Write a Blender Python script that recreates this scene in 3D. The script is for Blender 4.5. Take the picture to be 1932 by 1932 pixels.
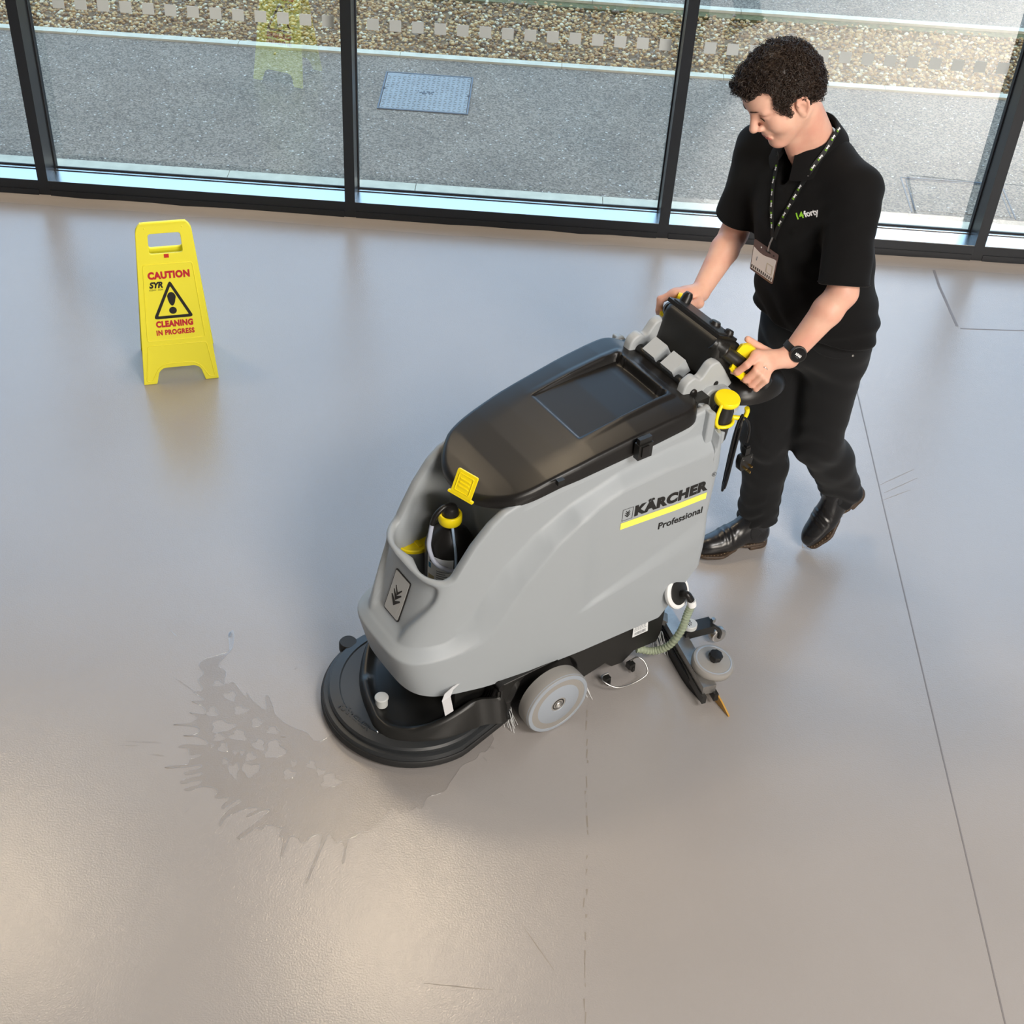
import bpy, bmesh, math, random
import numpy as np
from mathutils import Vector, Matrix
from mathutils.bvhtree import BVHTree
for o in list(bpy.data.objects): bpy.data.objects.remove(o)
scene = bpy.context.scene
COL = scene.collection
random.seed(7); np.random.seed(7)

# ------------------------------------------------------------------ camera
FPX, PITCH, ROLL, CAMH = 2724.0, math.radians(41.4), math.radians(4.0), 3.5
_F = np.array([0, math.cos(PITCH), -math.sin(PITCH)]); _R = np.array([1.0, 0, 0]); _U = np.cross(_R, _F)
CR = _R*math.cos(ROLL) + _U*math.sin(ROLL); CU = -_R*math.sin(ROLL) + _U*math.cos(ROLL); CF = _F
CC = np.array([0, 0, CAMH])
cam_data = bpy.data.cameras.new('camera'); cam = bpy.data.objects.new('camera', cam_data); COL.objects.link(cam)
cam_data.sensor_width = 36; cam_data.lens = FPX/1932*36; cam_data.clip_start = .05
M4 = Matrix(((CR[0], CU[0], -CF[0], 0), (CR[1], CU[1], -CF[1], 0), (CR[2], CU[2], -CF[2], CAMH), (0, 0, 0, 1)))
cam.matrix_world = M4
scene.camera = cam
def pray(px):
    v = CF*FPX + CR*(px[0]-966) - CU*(px[1]-966); return v/np.linalg.norm(v)
def atz(px, z=0.0):
    v = pray(px); return CC + v*((z-CAMH)/v[2])
def aty(px, y):
    v = pray(px); return CC + v*(y/v[1])

# ------------------------------------------------------------------ world, lights, exposure
scene.view_settings.view_transform = 'Standard'; scene.view_settings.look = 'None'
scene.view_settings.gamma = 1; scene.view_settings.exposure = -0.13; scene.view_settings.use_curve_mapping = False
w = bpy.data.worlds.new('sky'); scene.world = w; w.use_nodes = True
wt = w.node_tree; bg = wt.nodes['Background']; bg.inputs[1].default_value = 1.0
wtc = wt.nodes.new('ShaderNodeTexCoord'); wsp = wt.nodes.new('ShaderNodeSeparateXYZ'); wcr = wt.nodes.new('ShaderNodeValToRGB')
wt.links.new(wtc.outputs['Generated'], wsp.inputs[0]); wt.links.new(wsp.outputs[2], wcr.inputs[0]); wt.links.new(wcr.outputs[0], bg.inputs[0])
e = wcr.color_ramp.elements; e[0].position = 0.0; e[0].color = (1.28, 1.98, 2.75, 1); e[1].position = .75; e[1].color = (1.65, 2.8, 4.35, 1)   # pale hazy horizon, bluer overhead
def area(name, loc, target, size, power, col=(1, 1, 1), size_y=None, shape='RECTANGLE'):
    l = bpy.data.lights.new(name, 'AREA'); l.shape = shape; l.size = size
    if size_y: l.size_y = size_y
    elif shape == 'RECTANGLE': l.size_y = size
    l.energy = power; l.color = col
    o = bpy.data.objects.new(name, l); COL.objects.link(o); o.location = loc
    o.rotation_euler = (Vector(target)-Vector(loc)).to_track_quat('-Z', 'Y').to_euler(); return o
area('opposite_window_light', (4.6, -5.0, 4.0), (3.2, 6, 1.6), 4.4, 930, (1, .92, .82), 2.8)
area('overhead_fill_light', (2.5, 0, 5.3), (.5, 3.4, 0), 1.9, 400, (1, .965, .93), 1.9)  # added overhead fill, placed to shade the scrubber's side; no known fixture
area('ceiling_lamp_light', (-.62, 5.35, 5.15), (-.62, 5.35, 0), .7, 60, (1, .80, .55), shape='DISK')
area('ceiling_lamp_light', (-3.3, 5.35, 5.15), (-3.3, 5.35, 0), .7, 60, (1, .80, .55), shape='DISK')

# ------------------------------------------------------------------ materials
MATS = {}
def nd(t, typ, **kw):
    n = t.nodes.new(typ)
    for k, v in kw.items():
        if k.startswith('i_'):
            n.inputs[int(k[2:])].default_value = v
        else: setattr(n, k, v)
    return n
def mat(name, col, rough=.5, metal=0.0, spec=.5, coat=0.0, bump=0.0, bscale=200.0, var=0.0, vscale=20.0, trans=0.0, ior=1.45, sheen=0.0, sss=0.0, bdist=.002, coat_rough=.08, bdetail=2.0):
    m = bpy.data.materials.new(name); m.use_nodes = True; t = m.node_tree; b = t.nodes['Principled BSDF']
    c = (*col, 1) if len(col) == 3 else col
    b.inputs['Base Color'].default_value = c; b.inputs['Roughness'].default_value = rough; b.inputs['Metallic'].default_value = metal
    b.inputs['Specular IOR Level'].default_value = spec; b.inputs['Coat Weight'].default_value = coat; b.inputs['Coat Roughness'].default_value = coat_rough
    b.inputs['Transmission Weight'].default_value = trans; b.inputs['IOR'].default_value = ior
    if sheen: b.inputs['Sheen Weight'].default_value = sheen
    if sss:
        b.inputs['Subsurface Weight'].default_value = sss; b.inputs['Subsurface Radius'].default_value = (.012, .004, .002); b.inputs['Subsurface Scale'].default_value = 1.0
    tc = nd(t, 'ShaderNodeTexCoord')
    if var:
        n = nd(t, 'ShaderNodeTexNoise'); n.inputs['Scale'].default_value = vscale; n.inputs['Detail'].default_value = 5
        t.links.new(tc.outputs['Object'], n.inputs['Vector'])
        r = nd(t, 'ShaderNodeMapRange'); r.inputs[1].default_value = .3; r.inputs[2].default_value = .7; r.inputs[3].default_value = 1-var; r.inputs[4].default_value = 1+var
        t.links.new(n.outputs[0], r.inputs[0])
        mx = nd(t, 'ShaderNodeMix', data_type='RGBA', blend_type='MULTIPLY'); mx.inputs[0].default_value = 1
        mx.inputs[6].default_value = c; t.links.new(r.outputs[0], mx.inputs[7]); t.links.new(mx.outputs[2], b.inputs['Base Color'])
    if bump:
        n = nd(t, 'ShaderNodeTexNoise'); n.inputs['Scale'].default_value = bscale; n.inputs['Detail'].default_value = bdetail
        t.links.new(tc.outputs['Object'], n.inputs['Vector'])
        bp = nd(t, 'ShaderNodeBump'); bp.inputs['Strength'].default_value = bump; bp.inputs['Distance'].default_value = bdist
        t.links.new(n.outputs[0], bp.inputs['Height']); t.links.new(bp.outputs[0], b.inputs['Normal'])
    MATS[name] = m; return m
def glass_mat(name, tint, refl, rough=0.0, ior=1.5):
    m = bpy.data.materials.new(name); m.use_nodes = True; t = m.node_tree; t.nodes.remove(t.nodes['Principled BSDF'])
    out = t.nodes['Material Output']
    tr = nd(t, 'ShaderNodeBsdfTransparent'); tr.inputs[0].default_value = (*tint, 1)
    gl = nd(t, 'ShaderNodeBsdfAnisotropic'); gl.inputs['Roughness'].default_value = rough; gl.inputs[0].default_value = (1, 1, 1, 1)
    fr = nd(t, 'ShaderNodeFresnel'); fr.inputs[0].default_value = ior
    mu = nd(t, 'ShaderNodeMath', operation='MULTIPLY', use_clamp=True); mu.inputs[1].default_value = refl; t.links.new(fr.outputs[0], mu.inputs[0])
    ge = nd(t, 'ShaderNodeNewGeometry'); inv = nd(t, 'ShaderNodeMath', operation='SUBTRACT'); inv.inputs[0].default_value = 1; t.links.new(ge.outputs['Backfacing'], inv.inputs[1])
    mu2 = nd(t, 'ShaderNodeMath', operation='MULTIPLY'); t.links.new(mu.outputs[0], mu2.inputs[0]); t.links.new(inv.outputs[0], mu2.inputs[1]); mu = mu2   # the surface reflects on its outer side only
    mx = nd(t, 'ShaderNodeMixShader'); t.links.new(mu.outputs[0], mx.inputs[0]); t.links.new(tr.outputs[0], mx.inputs[1]); t.links.new(gl.outputs[0], mx.inputs[2])
    t.links.new(mx.outputs[0], out.inputs[0]); MATS[name] = m; return m

# ------------------------------------------------------------------ object helpers
def link(name, mesh, m=None, parent=None, smooth=True):
    o = bpy.data.objects.new(name, mesh); COL.objects.link(o)
    if m is not None: mesh.materials.append(MATS[m] if isinstance(m, str) else m)
    if parent is not None: o.parent = parent
    if smooth: mesh.shade_smooth()
    return o
def autosmooth(mesh, ang=35):
    mesh.shade_smooth(); mesh.set_sharp_from_angle(angle=math.radians(ang))
def bmobj(name, bm, m=None, parent=None, ang=35, bevel=0.0, segs=2):
    if bevel: bm_bevel(bm, bevel, segs)
    bmesh.ops.recalc_face_normals(bm, faces=bm.faces)
    me = bpy.data.meshes.new(name); bm.to_mesh(me); bm.free(); autosmooth(me, ang)
    return link(name, me, m, parent, smooth=False)
def bm_bevel(bm, w, segs=2, ang=30):
    es = [e for e in bm.edges if len(e.link_faces) == 2 and e.calc_face_angle(0) > math.radians(ang)]
    if es: bmesh.ops.bevel(bm, geom=es, offset=w, segments=segs, profile=.6, affect='EDGES', clamp_overlap=True)
def empty(name, loc=(0, 0, 0), rotz=0):
    o = bpy.data.objects.new(name, None); COL.objects.link(o); o.location = loc; o.rotation_euler = (0, 0, rotz); o.empty_display_size = .1; return o
def tag(o, label=None, cat=None, group=None, kind=None):
    for k, v in (('label', label), ('category', cat), ('group', group), ('kind', kind)):
        if v: o[k] = v
    return o
def box(bm, a, b):
    x0, y0, z0 = a; x1, y1, z1 = b
    v = [bm.verts.new(p) for p in ((x0, y0, z0), (x1, y0, z0), (x1, y1, z0), (x0, y1, z0), (x0, y0, z1), (x1, y0, z1), (x1, y1, z1), (x0, y1, z1))]
    for f in ((0, 3, 2, 1), (4, 5, 6, 7), (0, 1, 5, 4), (1, 2, 6, 5), (2, 3, 7, 6), (3, 0, 4, 7)): bm.faces.new([v[i] for i in f])
    return v
def boxobj(name, a, b, m, parent=None, bevel=0.0, segs=2):
    bm = bmesh.new(); box(bm, a, b); return bmobj(name, bm, m, parent, bevel=bevel, segs=segs)
def rings_mesh(bm, rings, closed=True, cap0=True, cap1=True):
    vs = [[bm.verts.new(p) for p in r] for r in rings]
    n = len(rings[0])
    for a, b in zip(vs[:-1], vs[1:]):
        for i in range(n if closed else n-1):
            j = (i+1) % n
            try: bm.faces.new((a[i], a[j], b[j], b[i]))
            except ValueError: pass
    if cap0 and closed: bm.faces.new(vs[0][::-1])
    if cap1 and closed: bm.faces.new(vs[-1])
    return vs
def catmull(pts, n):
    P = [np.array(p, float) for p in pts]; P = [2*P[0]-P[1]] + P + [2*P[-1]-P[-2]]
    out = []
    for i in range(1, len(P)-2):
        for k in range(n):
            t = k/n; p0, p1, p2, p3 = P[i-1:i+3]
            out.append(.5*((2*p1)+(-p0+p2)*t+(2*p0-5*p1+4*p2-p3)*t*t+(-p0+3*p1-3*p2+p3)*t**3))
    out.append(P[-2]); return out
def tube(bm, pts, rad, sides=10, smooth=0, close=False, squash=None):
    P = catmull(pts, smooth) if smooth else [np.array(p, float) for p in pts]
    if close and smooth:
        k = len(pts); ext = list(pts[-2:]) + list(pts) + list(pts[:3]); Q = catmull(ext, smooth); P = Q[2*smooth:(k+2)*smooth]
    n = len(P); r = rad if callable(rad) else (lambda t: rad)
    up = None; rings = []
    for i in range(n):
        if close: d = P[(i+1) % n]-P[i-1]
        else: d = P[min(i+1, n-1)]-P[max(i-1, 0)]
        d = d/(np.linalg.norm(d)+1e-12)
        if up is None:
            a = np.array([0, 0, 1.0]) if abs(d[2]) < .9 else np.array([1.0, 0, 0]); up = np.cross(d, a); up /= np.linalg.norm(up)
        up = up-d*(up@d); up /= np.linalg.norm(up); sd = np.cross(d, up)
        q = r(i/(n-1)); s2 = squash or 1
        rings.append([P[i]+q*(up*math.cos(2*math.pi*k/sides)+sd*s2*math.sin(2*math.pi*k/sides)) for k in range(sides)])
    if close:
        vs = rings_mesh(bm, rings, True, False, False); a, b = vs[-1], vs[0]
        for i in range(sides): bm.faces.new((a[i], a[(i+1) % sides], b[(i+1) % sides], b[i]))
    else: rings_mesh(bm, rings)
def frame(axis):
    d = np.array(axis, float); d /= np.linalg.norm(d); a = np.array([0, 0, 1.0]) if abs(d[2]) < .9 else np.array([1.0, 0, 0])
    x = np.cross(a, d); x /= np.linalg.norm(x); y = np.cross(d, x); return x, y, d
def lathe(bm, prof, org=(0, 0, 0), axis=(0, 0, 1), n=32, wob=None):
    x, y, d = frame(axis); o = np.array(org, float); rings = []
    for r, h in prof:
        rings.append([o+d*h+max(r, 1e-5)*(wob(k/n) if wob else 1)*(x*math.cos(2*math.pi*k/n)+y*math.sin(2*math.pi*k/n)) for k in range(n)])
    rings_mesh(bm, rings)
def latheobj(name, prof, org, axis, m, parent=None, n=32, ang=35, wob=None):
    bm = bmesh.new(); lathe(bm, prof, org, axis, n, wob); return bmobj(name, bm, m, parent, ang)
def bake(o):
    dg = bpy.context.evaluated_depsgraph_get(); dg.update()
    me = bpy.data.meshes.new_from_object(o.evaluated_get(dg)); return me
def poly2d(loops, extrude, bevel=0.0, res=2):
    """flat outline (first loop) with holes -> mesh in local XY, thickness along Z"""
    cu = bpy.data.curves.new('c', 'CURVE'); cu.dimensions = '2D'; cu.fill_mode = 'BOTH'; cu.extrude = max(extrude/2-bevel, 0); cu.bevel_depth = bevel; cu.bevel_resolution = res; cu.offset = -bevel
    for L in loops:
        s = cu.splines.new('POLY'); s.points.add(len(L)-1)
        for p, q in zip(s.points, L): p.co = (q[0], q[1], 0, 1)
        s.use_cyclic_u = True
    o = bpy.data.objects.new('c', cu); COL.objects.link(o); me = bake(o)
    bpy.data.objects.remove(o); bpy.data.curves.remove(cu); return me
def text2d(s, size, extrude=0.0006, bold=0.0, align='LEFT', xscale=1.0, shear=0.0, space=1.0):
    cu = bpy.data.curves.new('t', 'FONT'); cu.body = s; cu.size = size; cu.extrude = extrude/2; cu.offset = bold; cu.align_x = align; cu.shear = shear; cu.space_character = space; cu.resolution_u = 4
    o = bpy.data.objects.new('t', cu); COL.objects.link(o); me = bake(o)
    bpy.data.objects.remove(o); bpy.data.curves.remove(cu)
    if xscale != 1: me.transform(Matrix.Diagonal((xscale, 1, 1, 1)))
    return me
def mesh_xf(me, f):
    n = len(me.vertices); a = np.empty(n*3); me.vertices.foreach_get('co', a); a = a.reshape(-1, 3)
    b = np.asarray([f(p) for p in a], float); me.vertices.foreach_set('co', b.ravel()); me.update(); return me
def basis_xf(me, o, x, y):
    x = np.array(x, float); x /= np.linalg.norm(x); y = np.array(y, float); y -= x*(x@y); y /= np.linalg.norm(y); z = np.cross(x, y); o = np.array(o, float)
    return mesh_xf(me, lambda p: o+x*p[0]+y*p[1]+z*p[2])
def fit_width(me, wd, align=0.0, h=None):
    a = np.empty(len(me.vertices)*3); me.vertices.foreach_get('co', a); a = a.reshape(-1, 3)
    x0, x1 = a[:, 0].min(), a[:, 0].max(); y0, y1 = a[:, 1].min(), a[:, 1].max()
    s = wd/(x1-x0); sy = (h/(y1-y0)) if h else s
    a[:, 0] = (a[:, 0]-x0)*s-align*wd; a[:, 1] = (a[:, 1]-y0)*sy
    me.vertices.foreach_set('co', a.ravel()); me.update(); return me
def subdivide(me, L):
    bm = bmesh.new(); bm.from_mesh(me); bmesh.ops.triangulate(bm, faces=bm.faces)
    for _ in range(4):
        es = [e for e in bm.edges if e.calc_length() > L]
        if not es: break
        bmesh.ops.subdivide_edges(bm, edges=es, cuts=1)
    bm.to_mesh(me); bm.free(); return me
def arc2(cx, cy, r, a0, a1, n=8):
    return [(cx+r*math.cos(math.radians(a0+(a1-a0)*k/n)), cy+r*math.sin(math.radians(a0+(a1-a0)*k/n))) for k in range(n+1)]
def rrect(x0, y0, x1, y1, r, n=5):
    return arc2(x1-r, y0+r, r, -90, 0, n)+arc2(x1-r, y1-r, r, 0, 90, n)+arc2(x0+r, y1-r, r, 90, 180, n)+arc2(x0+r, y0+r, r, 180, 270, n)
def round_poly(P, r, n=4):
    out = []; k = len(P)
    for i in range(k):
        p = np.array(P[i], float); a = np.array(P[i-1], float)-p; b = np.array(P[(i+1) % k], float)-p
        rr = r[i] if hasattr(r, '__len__') else r
        la, lb = np.linalg.norm(a), np.linalg.norm(b); q = min(rr, la*.45, lb*.45); A = p+a/la*q; B = p+b/lb*q
        for j in range(n+1):
            t = j/n; out.append(tuple((1-t)**2*A+2*t*(1-t)*p+t*t*B))
    return out
def sstep(a, b, x):
    t = np.clip((x-a)/(b-a), 0, 1); return t*t*(3-2*t)
# ------------------------------------------------------------------ setting materials
def floor_material():
    m = mat('floor_resin', (.345, .318, .30), .23, spec=.85); t = m.node_tree; b = t.nodes['Principled BSDF']
    tc = nd(t, 'ShaderNodeTexCoord')
    n1 = nd(t, 'ShaderNodeTexNoise'); n1.inputs['Scale'].default_value = 190; n1.inputs['Detail'].default_value = 3
    n2 = nd(t, 'ShaderNodeTexNoise'); n2.inputs['Scale'].default_value = 2.2; n2.inputs['Detail'].default_value = 6
    n3 = nd(t, 'ShaderNodeTexNoise'); n3.inputs['Scale'].default_value = 9; n3.inputs['Detail'].default_value = 4
    for n in (n1, n2, n3): t.links.new(tc.outputs['Object'], n.inputs['Vector'])
    bp = nd(t, 'ShaderNodeBump'); bp.inputs['Strength'].default_value = .42; bp.inputs['Distance'].default_value = .0014
    t.links.new(n1.outputs[0], bp.inputs['Height'])
    bp2 = nd(t, 'ShaderNodeBump'); bp2.inputs['Strength'].default_value = .12; bp2.inputs['Distance'].default_value = .006
    t.links.new(n3.outputs[0], bp2.inputs['Height']); t.links.new(bp.outputs[0], bp2.inputs['Normal']); t.links.new(bp2.outputs[0], b.inputs['Normal'])
    r = nd(t, 'ShaderNodeMapRange'); r.inputs[3].default_value = .94; r.inputs[4].default_value = 1.06; t.links.new(n2.outputs[0], r.inputs[0])
    mx = nd(t, 'ShaderNodeMix', data_type='RGBA', blend_type='MULTIPLY'); mx.inputs[0].default_value = 1; mx.inputs[6].default_value = (.345, .318, .30, 1)
    t.links.new(r.outputs[0], mx.inputs[7]); t.links.new(mx.outputs[2], b.inputs['Base Color'])
    r2 = nd(t, 'ShaderNodeMapRange'); r2.inputs[3].default_value = .17; r2.inputs[4].default_value = .26; t.links.new(n2.outputs[0], r2.inputs[0]); t.links.new(r2.outputs[0], b.inputs['Roughness'])
floor_material()
mat('floor_seam', (.20, .18, .175), .5); mat('floor_dirt', (.27, .235, .20), .6)
mat('floor_cove', (.33, .295, .27), .4, bump=.3, bscale=30, bdist=.004)
mat('wall_paint', (.30, .29, .28), .85); mat('ceiling_paint', (.34, .33, .32), .9)
mat('frame_metal', (.014, .016, .020), .36, metal=0.0, spec=.5, bump=.04, bscale=400)
mat('sill_metal', (.60, .60, .585), .26, metal=1.0)
mat('gasket', (.012, .012, .014), .6)
glass_mat('pane_glass', (.965, .98, .975), 4.8)
mat('frosted_film', (.56, .59, .58), .7)
mat('concrete_edge', (.62, .51, .355), .85, bump=.3, bscale=120, var=.10, vscale=18)
mat('moss_strip', (.15, .12, .045), .95, bump=.6, bscale=90, var=.3, vscale=40)
mat('soil', (.25, .15, .07), .95, var=.3, vscale=60)
def asphalt_material():
    m = mat('asphalt', (.105, .1, .098), .85, spec=.35); t = m.node_tree; b = t.nodes['Principled BSDF']; tc = nd(t, 'ShaderNodeTexCoord')
    v = nd(t, 'ShaderNodeTexVoronoi'); v.inputs['Scale'].default_value = 120; t.links.new(tc.outputs['Object'], v.inputs['Vector'])
    n = nd(t, 'ShaderNodeTexNoise'); n.inputs['Scale'].default_value = 3; n.inputs['Detail'].default_value = 5; t.links.new(tc.outputs['Object'], n.inputs['Vector'])
    cr = nd(t, 'ShaderNodeValToRGB'); e = cr.color_ramp.elements; e[0].color = (.130, .092, .063, 1); e[1].color = (.295, .217, .150, 1); e[0].position = .15; e[1].position = .8
    sep = nd(t, 'ShaderNodeSeparateColor'); t.links.new(v.outputs['Color'], sep.inputs[0]); t.links.new(sep.outputs[0], cr.inputs[0])
    cr2 = nd(t, 'ShaderNodeValToRGB'); e = cr2.color_ramp.elements; e[0].position = .982; e[1].position = .99; e[0].color = (0, 0, 0, 1); e[1].color = (.3, .27, .23, 1)
    t.links.new(sep.outputs[1], cr2.inputs[0])
    ad = nd(t, 'ShaderNodeMix', data_type='RGBA', blend_type='ADD'); ad.inputs[0].default_value = 1; t.links.new(cr.outputs[0], ad.inputs[6]); t.links.new(cr2.outputs[0], ad.inputs[7])
    r = nd(t, 'ShaderNodeMapRange'); r.inputs[1].default_value = .3; r.inputs[2].default_value = .7; r.inputs[3].default_value = .88; r.inputs[4].default_value = 1.15; t.links.new(n.outputs[0], r.inputs[0])
    mx = nd(t, 'ShaderNodeMix', data_type='RGBA', blend_type='MULTIPLY'); mx.inputs[0].default_value = 1; t.links.new(ad.outputs[2], mx.inputs[6]); t.links.new(r.outputs[0], mx.inputs[7])
    t.links.new(mx.outputs[2], b.inputs['Base Color'])
    bp = nd(t, 'ShaderNodeBump'); bp.inputs['Strength'].default_value = .7; bp.inputs['Distance'].default_value = .004; t.links.new(v.outputs['Distance'], bp.inputs['Height']); t.links.new(bp.outputs[0], b.inputs['Normal'])
asphalt_material()
mat('cover_steel', (.27, .255, .23), .6, metal=.15, bump=.15, bscale=150, var=.12, vscale=14)
mat('cover_dark', (.10, .11, .12), .5, metal=.5)

# ------------------------------------------------------------------ floor and room
XW, YB = 7.0, -5.2
YF = 5.962                       # front plane of the window frame
bm = bmesh.new(); box(bm, (-XW, YB, -.12), (XW, YF+.05, 0)); FLOOR = tag(bmobj('floor', bm, 'floor_resin'), 'glossy warm grey resin floor', None, kind='structure')
def strip(name, pts, wd, m, z=.0006, parent=None, h=.0008):
    """thin strip lying on the floor along a polyline"""
    P = [np.array([p[0], p[1]]) for p in pts]; L = []; R = []
    for i in range(len(P)):
        d = P[min(i+1, len(P)-1)]-P[max(i-1, 0)]; d /= np.linalg.norm(d); nn = np.array([-d[1], d[0]]); q = wd[i] if hasattr(wd, '__len__') else wd
        L.append(P[i]+nn*q/2); R.append(P[i]-nn*q/2)
    bm = bmesh.new()
    lo = [(bm.verts.new((*a, 0)), bm.verts.new((*b, 0))) for a, b in zip(L, R)]; hi = [(bm.verts.new((*a, h)), bm.verts.new((*b, h))) for a, b in zip(L, R)]
    for i in range(len(P)-1):
        bm.faces.new((hi[i][0], hi[i][1], hi[i+1][1], hi[i+1][0])); bm.faces.new((lo[i][0], hi[i][0], hi[i+1][0], lo[i+1][0])); bm.faces.new((lo[i][1], lo[i+1][1], hi[i+1][1], hi[i][1]))
    o = bmobj(name, bm, m, parent); return o
strip('floor_seam', [(1.388, 4.95), (1.392, 4.2), (1.405, 2.6), (1.412, 1.2), (1.42, -2)], .0045, 'floor_seam', parent=FLOOR)
strip('floor_seam', [tuple(atz(p)[:2]) for p in [(1812, 620), (1932, 624), (2100, 633)]], .006, 'floor_seam', parent=FLOOR)
strip('floor_seam', [tuple(atz(p)[:2]) for p in [(1762, 510), (1772, 540), (1806, 616)]], .012, 'floor_seam', parent=FLOOR)
rng = random.Random(3)
for k in range(26):                                    # old dirt marks along the former joint
    y = 3.05-k*.05-rng.random()*.03; ln = .01+rng.random()*.035
    if 2.35 < y < 2.62 and rng.random() < .6: continue
    x = .283+rng.uniform(-.004, .004)
    strip('dirt_mark', [(x, y), (x+rng.uniform(-.003, .003), y-ln)], [rng.uniform(.002, .006), rng.uniform(.001, .004)], 'floor_dirt', parent=FLOOR, h=.0004)
for (a, b) in [((1660, 915), (1725, 885)), ((1668, 930), (1730, 902)), ((1662, 945), (1718, 924)), ((985, 1745), (1045, 1830)), ((800, 1855), (930, 1868))]:
    A, B = atz(a), atz(b); strip('scuff_mark', [tuple(A[:2]), tuple((.5*A+.5*B)[:2]), tuple(B[:2])], [.001, .003, .001], 'floor_dirt', parent=FLOOR, h=.0003)
# skim of resin curving up against the frame
bm = bmesh.new(); rr = []
for k in range(90):
    x = -XW+.1+k*(2*XW-.2)/89; j = rng.uniform(-.004, .004)
    rr.append([(x, YF-.07+j*3, .0004), (x, YF-.045, .002), (x, YF-.018, .007+j*.2), (x, YF-.001, .016+j), (x, YF+.004, .016+j), (x, YF+.004, 0)])
rings_mesh(bm, rr); tag(bmobj('baseboard_front', bm, 'floor_cove'), 'uneven resin skim along the foot of the window frame', kind='structure')
for nm, a, b, m, lb in (('wall_left', (-XW-.15, YB, 0), (-XW, YF+.2, 6), 'wall_paint', 'plain grey side wall'), ('wall_right', (XW, YB, 0), (XW+.15, YF+.2, 6), 'wall_paint', 'plain grey side wall opposite'),
                       ('wall_back', (-XW, YB-.15, 0), (XW, YB, 6), 'wall_paint', 'plain grey wall behind the viewer'), ('ceiling', (-XW, YB, 5.4), (XW, YF, 5.55), 'ceiling_paint', 'white ceiling high above'),
                       ('wall_front', (-XW, YF, 3.3), (XW, YF+.2, 5.4), 'wall_paint', 'grey wall band above the glazing')):
    tag(boxobj(nm, a, b, m), lb, kind='structure')

# ------------------------------------------------------------------ glazing
MX = [-6.63, -5.18, -3.735, -2.288, -.854, .612, 2.088, 3.56, 5.03, 6.5]
HEAD, RAIL, DEP, MW = 3.3, .09, .122, .047
WIN = tag(empty('window_1', (0, YF, 0)), 'full height glazing with dark grey metal frame', None, kind='structure')
for x in MX:
    bm = bmesh.new(); box(bm, (x-MW/2, 0, 0), (x+MW/2, DEP, HEAD)); box(bm, (x-MW/2-.004, DEP, RAIL), (x+MW/2+.004, DEP+.03, HEAD))
    bmobj('mullion', bm, 'frame_metal', WIN, bevel=.0015)
for x0, x1 in zip(MX[:-1], MX[1:]):
    a, b = x0+MW/2, x1-MW/2
    boxobj('bottom_rail', (a, .001, 0), (b, DEP-.02, RAIL), 'frame_metal', WIN, bevel=.0012)
    boxobj('rail_plate', (a+.004, -.003, .004), (b-.004, .004, .046), 'frame_metal', WIN, bevel=.001)
    boxobj('sill', (a, .003, RAIL), (b, DEP-.018, RAIL+.002), 'sill_metal', WIN, bevel=.0006)
    boxobj('glazing_bead', (a, DEP-.014, RAIL), (b, DEP+.004, RAIL+.006), 'sill_metal', WIN, bevel=.001)
    bm = bmesh.new(); box(bm, (a, DEP-.018, RAIL-.004), (b, DEP-.014, RAIL+.003)); box(bm, (a, DEP+.004, RAIL), (b, DEP+.012, RAIL+.012)); bmobj('gasket', bm, 'gasket', WIN)
    for q, s in ((a, 1), (b, -1)): boxobj('gasket', (min(q, q+s*.005), DEP-.006, RAIL), (max(q, q+s*.005), DEP+.006, HEAD), 'gasket', WIN)
    boxobj('top_rail', (a, .001, HEAD-.06), (b, DEP, HEAD), 'frame_metal', WIN, bevel=.0012)
    pn = boxobj('pane', (a+.004, DEP+.012, RAIL+.004), (b-.004, DEP+.02, HEAD-.05), 'pane_glass', WIN)
    k0 = math.ceil((a+.02+.655+.026)/.0983); k1 = math.floor((b-.02+.655-.026)/.0983)
    if -3 < x0 < 3:
        for k in range(k0, k1+1):
            x = -.655+k*.0983; boxobj('film_square', (x-.0255, DEP+.0105, .871), (x+.0255, DEP+.0118, .922), 'frosted_film', pn)
# ------------------------------------------------------------------ outside
ZG = 0.0
tag(boxobj('pavement', (-9, 6.345, -.1), (9, 7.768, ZG), 'asphalt'), 'dark grey asphalt path outside the glazing', kind='structure')
tag(boxobj('road_far', (-12, 8.79, -.1), (12, 16, ZG), 'asphalt'), 'dark grey asphalt beyond the gravel bed', kind='structure')
tag(boxobj('gravel_base', (-9, 7.82, -.1), (9, 8.735, ZG-.03), 'soil'), 'soil under the gravel bed', kind='structure')
tag(boxobj('ground_under_glazing', (-9, YF+DEP+.03, -.1), (9, 6.262, ZG-.01), 'soil'), 'dark soil strip under the glazing', kind='structure')
def kerb(name, y0, y1, z, lb, off, ln=.915):
    k = tag(empty(name, (0, (y0+y1)/2, 0)), lb, None, kind='structure'); hw = (y1-y0)/2; x = -6.4+off
    while x < 6.4:
        boxobj('edging_stone', (x+.0015, -hw, -.08), (x+ln-.0015, hw, z), 'concrete_edge', k, bevel=.003); x += ln
kerb('edging_front', 6.264, 6.343, .004, 'pale concrete edging right outside the glazing', .33)
kerb('edging_middle', 7.77, 7.822, .012, 'pale concrete edging between asphalt and gravel', .1)
kerb('edging_far', 8.735, 8.79, .012, 'pale concrete edging on the far side of the gravel', .27)
tag(boxobj('moss_strip', (-9, 8.66, -.05), (9, 8.735, -.004), 'moss_strip'), 'mossy green strip along the far edging', kind='structure')
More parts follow.
